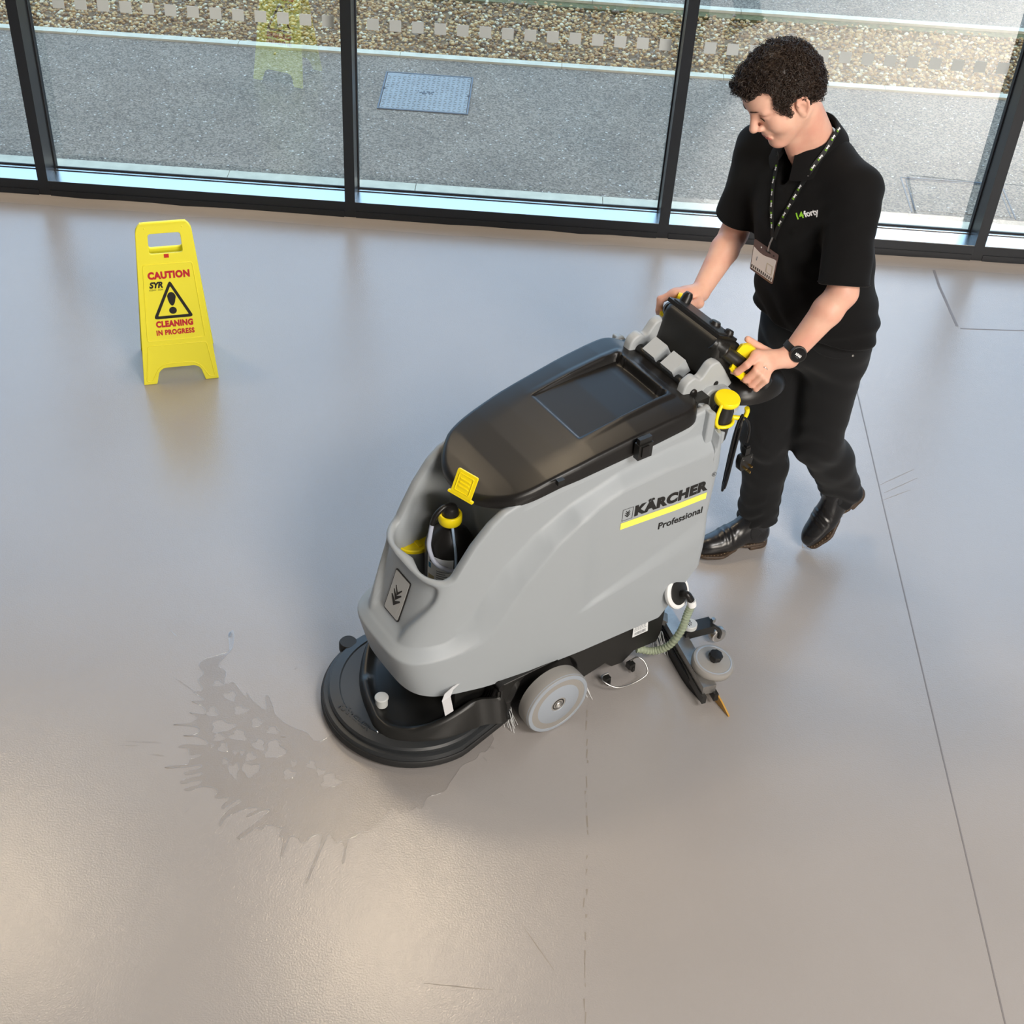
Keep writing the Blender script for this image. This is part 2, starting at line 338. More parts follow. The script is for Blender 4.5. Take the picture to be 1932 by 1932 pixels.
# gravel: far too many stones to count
def ico():
    bm = bmesh.new(); bmesh.ops.create_icosphere(bm, subdivisions=1, radius=1); v = np.array([q.co[:] for q in bm.verts]); f = np.array([[q.index for q in a.verts] for a in bm.faces]); bm.free(); return v, f
IV, IF = ico()
def stones(name, N, xr, yr, zr, sz, mats, seed):
    R = np.random.RandomState(seed); V = []; F = []; MI = []
    n = len(IV)
    for i in range(N):
        s = R.uniform(*sz)*np.array([1, R.uniform(.6, .95), R.uniform(.45, .75)]); a = R.uniform(0, 6.28); t = R.uniform(-.5, .5)
        v = IV*(1+R.uniform(-.18, .18, (n, 1)))*s; v = v@np.array([[1, 0, 0], [0, math.cos(t), -math.sin(t)], [0, math.sin(t), math.cos(t)]]).T
        v = v@np.array([[math.cos(a), -math.sin(a), 0], [math.sin(a), math.cos(a), 0], [0, 0, 1]]).T
        V.append(v+[R.uniform(*xr), R.uniform(*yr), R.uniform(*zr)]); F.append(IF+i*n); MI.append(np.full(len(IF), R.choice(len(mats), p=[.30, .25, .2, .13, .12])))
    V = np.vstack(V); F = np.vstack(F); me = bpy.data.meshes.new(name); me.from_pydata(V.tolist(), [], F.tolist())
    for q in mats: me.materials.append(MATS[q])
    me.polygons.foreach_set('material_index', np.concatenate(MI).astype(np.int32)); me.shade_smooth(); return link(name, me, None, smooth=False)
for i, q in enumerate(((.48, .265, .095), (.62, .39, .165), (.33, .175, .07), (.72, .58, .37), (.23, .155, .095))): mat('stone_%d' % i, q, .8)
g = stones('gravel', 23000, (-3.9, 4.3), (7.828, 8.70), (-.03, -.002), (.007, .0155), ['stone_%d' % i for i in range(5)], 5)
tag(g, 'bed of golden brown gravel stones outside the glazing', 'gravel', kind='stuff')
g = tag(stones('fallen_pebble', 1, (0, 0), (0, 0), (.004, .004), (.011, .012), ['stone_0', 'stone_1', 'stone_2', 'stone_3', 'stone_4'], 9), 'single pebble lying on the asphalt by the edging', 'pebble')
p = atz((530, 74)); g.location = (p[0], 7.70, 0)
# inspection cover with a tread pattern
cx, cy = -.622, 7.343
cov = tag(empty('inspection_cover', (cx, cy, 0)), 'square steel inspection cover with raised tread set in the asphalt', 'drain cover')
bm = bmesh.new(); HW, HD = .242, .226
for a, b in (((-HW, -HD, -.02), (HW, -HD+.008, .006)), ((-HW, HD-.008, -.02), (HW, HD, .006)), ((-HW, -HD+.008, -.02), (-HW+.008, HD-.008, .006)), ((HW-.008, -HD+.008, -.02), (HW, HD-.008, .006))): box(bm, a, b)
bmobj('cover_frame', bm, 'cover_dark', cov)
pl = boxobj('cover_plate', (-HW+.012, -HD+.012, -.01), (HW-.012, HD-.012, .005), 'cover_steel', cov, bevel=.001)
bm = bmesh.new()
for i in range(17):
    for j in range(16):
        x = -HW+.026+i*.0272; y = -HD+.026+j*.0266
        if abs(x) < .05 and abs(y) < .03: continue
        if x < -.13 and y > HD-.045: continue
        d = .7 if (i+j) % 2 else -.7; c_, s_ = math.cos(d), math.sin(d); q = []
        for (l, w_, z) in ((-1, -1, 0), (1, -1, 0), (1, 1, 0), (-1, 1, 0)):
            q.append((l*.010, w_*.0032))
        lo = [bm.verts.new((x+a*c_-b*s_, y+a*s_+b*c_, .0048)) for a, b in q]; hi = [bm.verts.new((x+(a*c_-b*s_)*.7, y+(a*s_+b*c_)*.7, .0078)) for a, b in q]
        bm.faces.new(hi)
        for k in range(4): bm.faces.new((lo[k], lo[(k+1) % 4], hi[(k+1) % 4], hi[k]))
tag(bmobj('tread', bm, 'cover_steel', pl), kind='stuff')
bm = bmesh.new()
for k in range(26):
    x = rng.uniform(-.05, .05); y = rng.uniform(-.028, .02)*(1-abs(x)*8); box(bm, (x-.004, y-.003, .004), (x+.004, y+.003, .0072))
bmobj('badge', bm, 'cover_dark', pl)
for (a, b) in (((-HW+.004, .01), (-HW+.018, .03)), ((HW-.018, -.02), (HW-.004, 0))): boxobj('key_slot', (*a, .004), (*b, .0066), 'gasket', cov)
# second cover filled with asphalt, seen through the right hand pane
cv2 = tag(empty('recessed_cover', (2.12, 6.585, 0)), 'asphalt filled recessed cover with a thin metal rim, right of the man', 'drain cover')
boxobj('cover_infill', (-.235, -.16, -.02), (.235, .155, .002), 'asphalt', cv2)
bm = bmesh.new()
for a, b in (((-.26, -.18, -.02), (-.254, .176, .0045)), ((.254, -.18, -.02), (.26, .176, .0045)), ((-.26, .17, -.02), (.26, .176, .0045)), ((-.238, -.16, -.02), (-.234, .158, .0045)), ((.234, -.16, -.02), (.238, .158, .0045)), ((-.238, .154, -.02), (.238, .158, .0045))): box(bm, a, b)
bmobj('rim', bm, 'cover_dark', cv2)
# ------------------------------------------------------------------ caution sign
mat('sign_yellow', (.95, .85, .05), .38, spec=.5, bump=.03, bscale=300)
mat('sign_red', (.55, .015, .03), .5); mat('print_black', (.012, .011, .010), .5); mat('clip_red', (.60, .03, .02), .4)
A = np.array([-1.497, 4.58]); B = np.array([-1.215, 4.663]); wd = np.linalg.norm(B-A); ang = math.atan2(B[1]-A[1], B[0]-A[0])
mid = (A+B)/2; SP = .244; HH = .655; LN = math.hypot(HH, SP/2)
SG = tag(empty('caution_sign', (mid[0]-math.sin(ang)*SP/2, mid[1]+math.cos(ang)*SP/2, 0), ang), 'yellow plastic A-frame caution sign standing on the grey floor', 'sign')
hb, ht = wd/2, .098
def wat(t): return hb+(ht-hb)*t/LN
out = [(-hb, 0), (-hb+.052, 0), (-hb+.066, .052), (-hb+.085, .066), (hb-.085, .066), (hb-.066, .052), (hb-.052, 0), (hb, 0), (ht+.006, LN-.03), (ht-.012, LN), (-ht+.012, LN), (-ht-.006, LN-.03)]
out = round_poly(out, [.004, .004, .012, .02, .02, .012, .004, .004, .03, .03, .03, .03], 5)
hole = round_poly([(-.063, LN-.125), (.063, LN-.125), (.060, LN-.045), (-.060, LN-.045)], .012, 4)
def panel_point(p, side):     # p in panel plane: x across, y up along the panel, z outwards
    t = p[1]/LN; th = math.atan2(SP/2, HH); n = np.array([0, -math.cos(th), math.sin(th)])
    q = np.array([p[0], -SP/2*(1-t), HH*t])+n*p[2]
    if side < 0: q = np.array([-q[0], -q[1], q[2]])
    return q
for side in (1, -1):
    me = poly2d([out, hole], .011, .0022); mesh_xf(me, lambda p: panel_point((p[0], p[1], p[2]), side)); autosmooth(me, 40)
    P = link('panel', me, 'sign_yellow', SG, smooth=False)
    # raised borders
    def border(L, wd_=.0040):
        bm = bmesh.new(); tube(bm, [(x, y, .0054) for x, y in L], wd_*.62, 6, close=True); me = bpy.data.meshes.new('border'); bm.to_mesh(me); bm.free(); mesh_xf(me, lambda p: panel_point(p, side)); me.shade_smooth()
        link('border', me, 'sign_yellow', P)
    y0, y1 = .185, .50
    border(round_poly([(-wat(y0)+.022, y0), (wat(y0)-.022, y0), (wat(y1)-.018, y1), (-wat(y1)+.018, y1)], .01))
    border(round_poly([(-wat(.02)+.012, .012), (-wat(.02)+.034, .014), (-wat(.06)+.06, .065), (-wat(.08)+.088, .084), (wat(.08)-.088, .084), (wat(.06)-.06, .065), (wat(.02)-.034, .014), (wat(.02)-.012, .012), (wat(.165)-.022, .165), (-wat(.165)+.022, .165)], .012))
    for s2 in (-1, 1):
        latheob = bmesh.new(); lathe(latheob, [(.0032, 0), (.0032, .001), (.0015, .0015)], (s2*.07, LN-.022, .005), (0, 0, 1), 10); me = bpy.data.meshes.new('rivet'); latheob.to_mesh(me); latheob.free(); mesh_xf(me, lambda p: panel_point(p, side)); link('rivet', me, 'sign_yellow', P)
    me = poly2d([[(-.009, LN-.142), (.009, LN-.142), (.009, LN-.127), (-.009, LN-.127)]], .003); mesh_xf(me, lambda p: panel_point((p[0], p[1], p[2]+.0055), side)); link('clip', me, 'clip_red', P, smooth=False)
    # printing
    def put(me, x, y, m, nm):
        mesh_xf(me, lambda p: panel_point((p[0]+x, p[1]+y, p[2]+.0061), side)); link(nm, me, m, P, smooth=False)
    put(fit_width(text2d('CAUTION', .05, bold=.0032, space=1.1), .158, .5, .031), 0, .440, 'sign_red', 'lettering')
    put(fit_width(text2d('CLEANING', .05, bold=.0032, space=1.1), .142, .5, .0275), 0, .240, 'sign_red', 'lettering')
    put(fit_width(text2d('IN PROGRESS', .05, bold=.0026, space=1.1), .146, .5, .0225), 0, .207, 'sign_red', 'lettering')
    put(fit_width(text2d('SYR', .05, bold=.0028, shear=.25), .052, .0, .026), -.078, .404, 'print_black', 'lettering')
    put(fit_width(text2d('CLEAN . COM', .05, bold=.0), .052, .0, .0065), -.080, .394, 'print_black', 'lettering')
    tri = round_poly([(-.077, .276), (.077, .276), (0, .434)], .016, 6); tin = round_poly([(-.0585, .2875), (.0585, .2875), (0, .409)], .004, 4)
    put(poly2d([tri, tin], .0006), 0, 0, 'print_black', 'warning_triangle')
    ex = [(0+.0165*math.sin(a)*(1 if math.cos(a) > 0 else .9-.1*abs(math.cos(a))), .362+(.022 if math.cos(a) > 0 else .034)*math.cos(a)) for a in np.linspace(0, 2*math.pi, 28, endpoint=False)]
    put(poly2d([ex], .0006), 0, 0, 'print_black', 'exclamation_mark'); put(poly2d([arc2(0, .308, .0145, 0, 345, 24)], .0006), 0, 0, 'print_black', 'exclamation_mark')
boxobj('hinge', (-.085, -.008, HH-.012), (.085, .008, HH-.002), 'sign_yellow', SG, bevel=.002)
# ------------------------------------------------------------------ water left on the floor in front of the brush deck
glass_mat('water', (.975, .975, .975), 1.5, .04, 1.33)
def cpx(x, y): return atz((220+x/2.611, 1180+y/2.611))[:2]
OUT = [(1860, 560), (1835, 605), (1815, 625), (1790, 628), (1770, 660), (1705, 690), (1672, 735), (1640, 780), (1620, 815), (1570, 835), (1530, 850), (1505, 905), (1480, 895), (1450, 915), (1425, 905), (1400, 925), (1375, 905), (1330, 935), (1285, 980), (1235, 1020), (1205, 1018), (1180, 1040), (1152, 1050), (1138, 1075), (1122, 1165), (1110, 1165), (1122, 1090), (1105, 1068), (1085, 1075), (1062, 1045), (1036, 1048), (948, 1250), (936, 1250), (1012, 1050), (960, 1042), (930, 1072), (905, 1070), (890, 1045), (852, 1048), (822, 1130), (806, 1138), (820, 1050), (800, 1040), (812, 1005), (785, 990), (735, 990), (712, 1010), (690, 1000), (618, 1050), (600, 1052), (604, 1035), (745, 925), (735, 910), (650, 945), (648, 932), (700, 905), (640, 905), (545, 945), (512, 990), (508, 965), (545, 915), (612, 872), (598, 860), (530, 905), (520, 890), (556, 852), (485, 852), (500, 820), (470, 800), (410, 798), (372, 815), (335, 815), (345, 802), (410, 785), (408, 765), (330, 782), (314, 772), (350, 755), (412, 742), (410, 728), (350, 738), (335, 725), (412, 705), (410, 690), (345, 700), (250, 705), (252, 695), (350, 685), (360, 660), (412, 648), (405, 635), (360, 640), (350, 610), (305, 602), (340, 588), (440, 592), (440, 570), (395, 550), (330, 545), (395, 535), (400, 505), (280, 490), (360, 482), (400, 455), (360, 430), (440, 440), (420, 400), (370, 375), (430, 370), (380, 330), (425, 320), (400, 270), (430, 240), (405, 200), (440, 165), (525, 140), (556, 120), (552, 50), (575, 30), (572, 110), (530, 160), (500, 200), (540, 230), (530, 290), (575, 280), (600, 310), (640, 360), (640, 330), (670, 370), (735, 420), (732, 355), (750, 352), (770, 400), (790, 450), (860, 500), (940, 530), (1010, 570), (1300, 420), (1750, 420)]
ol = [tuple(p) for p in catmull([cpx(*p) for p in OUT+[OUT[0]]], 3)[:-1]]
HOL = [(520, 500, 55, 30), (600, 545, 40, 26), (505, 555, 28, 20), (560, 350, 30, 22), (500, 290, 24, 14), (610, 420, 34, 20), (525, 605, 22, 24), (535, 672, 16, 14), (578, 715, 26, 34), (660, 712, 44, 32), (585, 630, 10, 9), (618, 628, 13, 12), (660, 650, 26, 20), (700, 590, 30, 26), (780, 615, 46, 44), (690, 480, 26, 22), (770, 520, 28, 18), (850, 735, 30, 24), (872, 683, 15, 15), (960, 690, 22, 20), (1005, 725, 22, 16), (1055, 768, 46, 34), (470, 595, 8, 9), (470, 430, 26, 24)]
loops = [ol]; rw = random.Random(8)
for (x, y, a, b) in HOL:
    ph = rw.uniform(0, 6); n = 18; L = [cpx(x+a*(1+.22*math.sin(3*t+ph)+.14*math.sin(5*t+2*ph))*math.cos(t), y+b*(1+.22*math.sin(3*t+ph)+.14*math.sin(5*t+2*ph))*math.sin(t)) for t in np.linspace(0, 2*math.pi, n, endpoint=False)]
    loops.append([tuple(p) for p in L])
pc_ = cpx(850, 750); loops = [[(x-pc_[0], y-pc_[1]) for x, y in L] for L in loops]
me = poly2d(loops, .0012, 0); mesh_xf(me, lambda p: (p[0], p[1], p[2]+.0007)); autosmooth(me, 60)
PDL = link('water_puddle', me, 'water', None, smooth=False); PDL.location = (pc_[0], pc_[1], .0003)
tag(PDL, 'thin splashed puddle of water on the floor before the brush deck', 'puddle')
for L in loops:                     # raised meniscus along the edges
    bm = bmesh.new(); tube(bm, [(x, y, 0.0010) for x, y in L], .0019, 8, 0, close=True); bmobj('meniscus', bm, 'water', PDL, 70)
for i, (x, y, a, b, r) in enumerate([(130, 575, 90, 4, .05), (60, 592, 50, 3, 0), (200, 640, 40, 4, .1), (330, 290, 60, 4, .6), (1850, 604, 12, 6, .2), (1815, 660, 14, 4, .8), (345, 915, 16, 3, -.8), (280, 40, 24, 3, .8), (560, 45, 10, 14, 0), (880, 215, 14, 4, -.6), (820, 550, 16, 4, 0)]):
    c, s = math.cos(r), math.sin(r); L = [cpx(x+a*math.cos(t)*c-b*math.sin(t)*s, y+a*math.cos(t)*s+b*math.sin(t)*c) for t in np.linspace(0, 2*math.pi, 14, endpoint=False)]
    q = np.mean(L, 0); me = poly2d([[tuple(p-q) for p in L]], .0018, .0007); mesh_xf(me, lambda p: (p[0]+q[0]-pc_[0], p[1]+q[1]-pc_[1], p[2]+.0009)); link('droplet', me, 'water', PDL)
# ------------------------------------------------------------------ floor scrubber.  u = towards its rear, v = towards its left hand side (the side we see), z up
mat('grey_plastic', (.335, .36, .378), .42, spec=.45, bump=.10, bscale=900, bdist=.0006)
mat('grey_light', (.40, .42, .43), .4, spec=.45)
mat('black_plastic', (.014, .0135, .0125), .36, spec=.5, bump=.08, bscale=700, bdist=.0006)
mat('black_gloss', (.011, .010, .0095), .33, spec=.42, bump=.05, bscale=500, bdist=.0006)
mat('deck_black', (.022, .024, .026), .42, spec=.5, bump=.06, bscale=600, bdist=.0006)
mat('black_rubber', (.012, .012, .012), .6, bump=.1, bscale=300)
mat('yellow_plastic', (.95, .74, .008), .35, spec=.5)
mat('yellow_print', (.95, .90, .12), .5)
mat('wheel_grey', (.30, .33, .37), .40); mat('tyre_grey', (.27, .255, .235), .6, bump=.1, bscale=200)
mat('bare_metal', (.55, .54, .52), .32, metal=1.0, bump=.05, bscale=100); mat('brass', (.75, .48, .16), .3, metal=1.0)
mat('steel_plate', (.33, .32, .305), .4, metal=.85, var=.2, vscale=20)
mat('white_plastic', (.78, .78, .77), .4); mat('sticker_white', (.75, .76, .76), .5)
mat('hose_clear', (.50, .56, .40), .22, trans=.55, ior=1.3); mat('tube_clear', (.62, .66, .78), .2, trans=.35, ior=1.3)
mat('level_blue', (.45, .60, .80), .35); mat('amber_rubber', (.62, .33, .05), .4, trans=.2)
mat('grey_disc', (.52, .53, .52), .45); mat('emblem_plate', (.50, .50, .48), .35, metal=.3); mat('label_blue', (.05, .22, .40), .5); mat('label_tan', (.45, .38, .22), .5); mat('print_grey', (.22, .23, .25), .6)
mat('reflective_strap', (.55, .55, .56), .35)
MA = math.radians(37); MO = np.array([-.2604637, 3.02602729, 0.0]); MU = np.array([math.cos(MA), math.sin(MA), 0]); MV = np.array([math.sin(MA), -math.cos(MA), 0])
SC = tag(empty('floor_scrubber', tuple(MO), MA), 'grey and black walk-behind floor scrubber pushed by the man', 'floor scrubber')
def Lc(u, v, z): return (u, -v, z)
def mw(u, v, z): return MO+MU*u+MV*v+np.array([0, 0, z])
def mpx(px, v): # pixel on the plane v = const
    r = pray(px); t = (MV@MO+v-MV@CC)/(MV@r); P = CC+r*t-MO; return np.array([P@MU, v, P[2]])
def mpz(px, z):
    P = atz(px, z)-MO; return np.array([P@MU, P@MV, z])
def tubeobj(name, pts, r, m, parent, sides=10, smooth=6, close=False, squash=None):
    bm = bmesh.new(); tube(bm, [Lc(*p) for p in pts], r, sides, smooth, close, squash); return bmobj(name, bm, m, parent, 60)
def lobj(name, prof, org, axis, m, parent, n=32, wob=None, ang=35): return latheobj(name, prof, Lc(*org), Lc(*axis), m, parent, n, ang, wob)
def plate_uz(name, loops, v0, v1, m, parent, bevel=.002):     # outline in the (u,z) plane, between v0 and v1
    me = poly2d(loops, abs(v1-v0), bevel); vc = (v0+v1)/2; mesh_xf(me, lambda p: Lc(p[0], vc+p[2], p[1])); autosmooth(me, 40); return link(name, me, m, parent, smooth=False)
def cbox(name, c, s, m, parent, bevel=.003, ry=0.0, segs=2):   # box at centre c, size s, pitched about the v axis
    bm = bmesh.new(); box(bm, (-s[0]/2, -s[1]/2, -s[2]/2), (s[0]/2, s[1]/2, s[2]/2))
    if bevel: bm_bevel(bm, bevel, segs)
    cr, sr = math.cos(ry), math.sin(ry)
    for q in bm.verts: x, y, z = q.co; q.co = Lc(c[0]+x*cr+z*sr, c[1]+y, c[2]-x*sr+z*cr)
    return bmobj(name, bm, m, parent)

# ---- tank shell
def tab(T): X = [a for a, _ in T]; Y = [b for _, b in T]; return lambda x: np.interp(x, X, Y)
ZTOP = tab([(-.2, .640), (-.05, .650), (-.01, .662), (.03, .70), (.08, .765), (.13, .825), (.17, .855), (.22, .872), (.34, .898), (.6, .930), (.785, .952), (.815, .975), (.862, .985), (.868, .905), (.95, .895)])
ZBOT = tab([(-.2, .245), (-.05, .232), (.1, .22), (.74, .222), (.80, .29), (.865, .375), (.95, .40)])
ARCL = tab([(-.3, .372), (0, .392), (.085, .408), (.117, .44), (.155, .50), (.221, .605), (.306, .705), (.392, .772), (.537, .828), (.691, .846), (.854, .845), (1, .85)])
ARCU = tab([(-.3, .396), (0, .424), (.055, .450), (.09, .52), (.12, .575), (.185, .662), (.287, .752), (.392, .812), (.537, .862), (.707, .884), (.86, .895), (1, .90)])
HWB = tab([(-.15, .175), (0, .198), (.13, .222), (.25, .238), (.45, .253), (.75, .266), (.95, .266)])
HWT = tab([(-.15, .140), (0, .164), (.13, .176), (.25, .184), (.45, .197), (.75, .211), (.8655, .218), (.868, .258), (.95, .258)])
UFR = tab([(.22, -.112), (.30, -.132), (.375, -.150), (.385, -.150), (.415, -.124), (.52, -.088), (.60, -.064), (.66, -.050), (1, -.03)])
UREAR = tab([(.2, .90), (.40, .905), (.46, .918), (.55, .912), (.60, .912), (.70, .925), (.78, .935), (.90, .918), (1.0, .91)])
def tank_v(u, z):
    t = np.clip((z-ARCL(u))/np.maximum(ARCU(u)-ARCL(u), .015), 0, 1); t = .92*t+.08*t*t*(3-2*t)
    v = HWB(u)*(1-t)+HWT(u)*t
    # wedge scoop low on the rear panel
    zl = .40+(u-.42)*.22; wdt = np.maximum((u-.40)*.20, .004); sc = sstep(0, 1, (z-zl)/wdt)*sstep(.40, .48, u)*(1-sstep(.85, .93, u))
    v = v-.0105*sc*(1-t)
    # step line where the lid seats
    v = v-.004*sstep(0, .006, z-(ZTOP(u)-.030))*sstep(.22, .26, u)*(1-sstep(.80, .83, u))
    return v
NL, RL = .20, .05; NEXP = 3.9
half = []      # (kind, param)
for k in range(26): half.append(('n', math.pi/2*k/25))
us = list(np.linspace(.09, .30, 34))+list(np.linspace(.306, .83, 66))+[.845, .858, .863, .867, .872]
for u in us: half.append(('u', u))
for k in range(1, 9): half.append(('r', math.pi/2*k/8))
def tank_pt(h, s, inset=0.0, zoff=0.0, zabs=None, drop=0.0):
    kd, q = h
    if kd == 'n': un = -.12+NL*(1-math.cos(q)**(2/NEXP)); f = math.sin(q)**(2/NEXP); wn = 1-sstep(0, 1, (un+.12)/NL)
    elif kd == 'u': un = q; f = 1; wn = 0
    else: un = .872+RL*math.sin(q)**(2/2.6); f = math.cos(q)**(2/2.6); wn = 0
    z = ZBOT(un)+s*(ZTOP(un)-ZBOT(un))
    u = un+wn*(UFR(z)+.12)
    if kd == 'r': u = .872+(un-.872)*(UREAR(z)-.872)/RL
    v = tank_v(u, z)*f
    if kd == 'n' and not inset:      # shield shaped dish around the emblem
        hwz = .060+.060*sstep(.42, .60, z); u += .022*(1-sstep(hwz, hwz+.028, v))*sstep(.405, .45, z)*(1-sstep(.615, .645, z))
    if inset:
        wb = float(sstep(.25, .85, f)); v = max(v-inset, 0)*wb+v*max(0, 1-inset/.18)*(1-wb); u = u+inset*(1-f)*1.2 if kd == 'n' else (u-inset*.5 if kd == 'r' else u)
    return u, v, (z if zabs is None else zabs)-drop
def ring(s, inset=0.0, drop=0.0, zabs=None):
    R = [tank_pt(h, s, inset, 0, zabs, drop) for h in half]
    return [Lc(u, v, z) for u, v, z in R]+[Lc(u, -v, z) for u, v, z in R[::-1] if v > 1e-4]
SS = [0]+list(np.linspace(.006, .99, 110))
rings = [ring(0, .010, -.004)]+[ring(s) for s in SS]
rings += [ring(1, .002, .001), ring(1, .006, -.002), ring(1, .016, -.003), ring(1, .026, .001), ring(1, .030, .008)]
rings += [ring(1, .034, .05), ring(1, .040, 0, .47), ring(1, .05, 0, .45)]
bm = bmesh.new(); rings_mesh(bm, rings)
TANK = bmobj('tank', bm, 'grey_plastic', SC, ang=50)
tag(TANK, 'pale grey moulded tank with sculpted side and open front tray')
# bulkhead behind the bottle, under the lid
bm = bmesh.new(); rr = []
for k in range(25):
    v = -.165+.33*k/24; ub = .205+.030*math.cos(v/.165*math.pi/2)-.02*math.exp(-((v-.0)/.05)**2)
    rr.append([Lc(ub-.012, v, .452), Lc(ub-.012, v, .74), Lc(ub-.004, v, .80), Lc(ub+.012, v, .835), Lc(ub+.06, v, .852), Lc(ub+.06, v, .452)])
rings_mesh(bm, rr); bmobj('bulkhead', bm, 'grey_plastic', SC, ang=60)
# ---- lid
LZB = lambda u: np.interp(u, [.09, .14, .2, .34, .6, .8, .9], [.832, .848, .868, .900, .932, .957, .965])
LZT = lambda u: np.interp(u, [.09, .13, .17, .22, .30, .38, .46, .6, .72, .80, .845, .87], [.852, .868, .888, .908, .932, .951, .967, .990, 1.003, 1.006, 1.002, .985])
LW = tab([(.09, .150), (.2, .186), (.4, .208), (.65, .222), (.83, .226), (.9, .224)])
half = []
for k in range(40): half.append(('n', math.pi/2*k/39))
for u in np.linspace(.302, .755, 104): half.append(('u', u))
for k in range(1, 14): half.append(('r', math.pi/2*k/13))
def lid_out(h):
    kd, q = h
    if kd == 'n': u = .118+.18*(1-math.cos(q)**(2/2.7)); return u, LW(u)*math.sin(q)**(2/2.7)
    if kd == 'u': return q, LW(q)
    u = .755+.105*math.sin(q)**(2/2.8); return u, LW(u)*math.cos(q)**(2/2.8)
def lid_pt(h, q):
    u0, v0 = lid_out(h); uc = min(max(u0, .30), .745); u = uc+(u0-uc)*(1-q); v = v0*(1-q)
    d = min(q*max(v0, 1e-4), 9) if h[0] == 'u' else q*math.hypot(v0, u0-uc)
    e = min(d/.013, 1); e2 = min(d/.10, 1); E_ = .80*math.sqrt(max(0, 1-(1-e)**2))+.20*math.sin(e2*math.pi/2)
    zb, zt = LZB(u), LZT(u); z = zb+.012+(zt-zb-.012)*E_
    # tray, deepest at the rear
    tu = sstep(.455, .462, u)*(1-sstep(.762, .772, u)); tv = 1-sstep(.112, .121, abs(v))
    dep = .0035+.021*np.clip((u-.46)/.30, 0, 1)
    z -= dep*tu*tv
    z += .0045*(sstep(.430, .452, u)*(1-sstep(.772, .800, u))*(1-sstep(.128, .146, abs(v))))*np.clip((u-.43)/.25, 0, 1)*(1-tu*tv)
    return u, v, z
QS = [0, .012, .03, .055, .085, .12, .16, .2]+list(np.linspace(.23, 1.0, 64))
def lring(q, drop=None):
    R = [lid_pt(h, q) for h in half]
    if drop is not None: R = [(u, v*drop[1], float(LZB(u))+drop[0]) for u, v, z in R]
    return [Lc(*p) for p in R]+[Lc(u, -v, z) for u, v, z in R[::-1][1:-1]]
rings = [lring(0, (-.004, .95)), lring(0, (-.004, 1.0)), lring(0, (.008, 1.004))]+[lring(q) for q in QS]
bm = bmesh.new(); rings_mesh(bm, rings, cap1=False); bmesh.ops.remove_doubles(bm, verts=bm.verts, dist=1e-5); LID = bmobj('lid', bm, 'black_gloss', SC, ang=60); tag(LID, 'domed black lid with a shallow tray on top')
# black web under the rear of the lid, hinge trough
cbox('hinge_trough', (.858, 0, .962), (.05, .36, .06), 'black_plastic', SC, .008)
# small catches along the lid
for px in ((1212, 846),):
    c = mpx(px, .232)
    lt = cbox('latch', (c[0], .236, c[2]), (.050, .022, .052), 'black_plastic', SC, .004)
    cbox('latch_hook', (c[0]-.004, .246, c[2]+.004), (.024, .012, .034), 'black_gloss', lt, .003); cbox('latch_lip', (c[0], .236, c[2]+.034), (.044, .014, .02), 'black_plastic', lt, .003)
c = mpx((1058, 912), .225); cbox('lid_lug', (c[0], .222, c[2]+.004), (.022, .014, .016), 'black_plastic', SC, .003)
# ---- front tray contents fixed to the machine
c = mpz((780, 1017), .555)
lobj('filler_cap', [(.001, .0), (.056, .0), (.060, .003), (.060, .012), (.057, .015), (.052, .014), (.050, .010), (.001, .010)], (c[0], c[1], .545), (0, 0, 1), 'yellow_plastic', SC, 40); lobj('filler_pipe', [(.001, 0), (.05, 0), (.05, .1), (.001, .1)], (c[0], c[1], .447), (0, 0, 1), 'grey_plastic', SC, 30)
cbox('filler_grip', (c[0], c[1], .556), (.012, .080, .008), 'yellow_plastic', SC, .003)
c = mpz((792, 1052), .455); lobj('tray_plug', [(.001, 0), (.011, 0), (.011, .004), (.001, .005)], (c[0], c[1], .45), (0, 0, 1), 'grey_plastic', SC, 20)
# yellow float flap standing up in front of the lid
P0, P1, P2, P3 = [mpx(p, v) for p, v in (((866, 882), .035), ((903, 902), .095), ((888, 948), .095), ((850, 925), .035))]
P0, P1, P2, P3 = [p for p in (P0, P1, P2, P3)]
cen = (P0+P1+P2+P3)/4; ex = (P1-P0+P2-P3)/2; ey = (P0-P3+P1-P2)/2; wx, wy = np.linalg.norm(ex), np.linalg.norm(ey)
def flap_put(name, loops, th, off, m, parent=None):
    me = poly2d(loops, th, .0008); x = ex/wx; y = ey-x*(x@ey); y /= np.linalg.norm(y); n = np.cross(x, y); n = n if n[0] < 0 else -n
    mesh_xf(me, lambda p: Lc(*(cen+x*p[0]+y*p[1]+n*(p[2]+off)))); autosmooth(me); return link(name, me, m, parent or SC, smooth=False)
FL = flap_put('flap', [round_poly([(-wx/2, -wy/2), (wx/2, -wy/2), (wx/2, wy/2), (-wx/2, wy/2)], .006)], .006, 0, 'yellow_plastic')
flap_put('flap_rim', [round_poly([(-wx*.36, -wy*.34), (wx*.36, -wy*.34), (wx*.36, wy*.38), (-wx*.36, wy*.38)], .004), round_poly([(-wx*.33, -wy*.31), (wx*.33, -wy*.31), (wx*.33, wy*.35), (-wx*.33, wy*.35)], .003)], .002, .004, 'yellow_plastic', FL)
for k in range(3):
    y = -wy*.12+k*wy*.15; flap_put('flap_rib', [[(-wx*.24, y-.0022), (wx*.24, y-.0022), (wx*.24, y+.0022), (-wx*.24, y+.0022)]], .003, .004, 'yellow_plastic', FL)
flap_put('flap_hinge', [round_poly([(-wx*.62, -wy*.56), (wx*.62, -wy*.56), (wx*.62, -wy*.46), (-wx*.62, -wy*.46)], .003)], .010, -.002, 'yellow_plastic', FL)
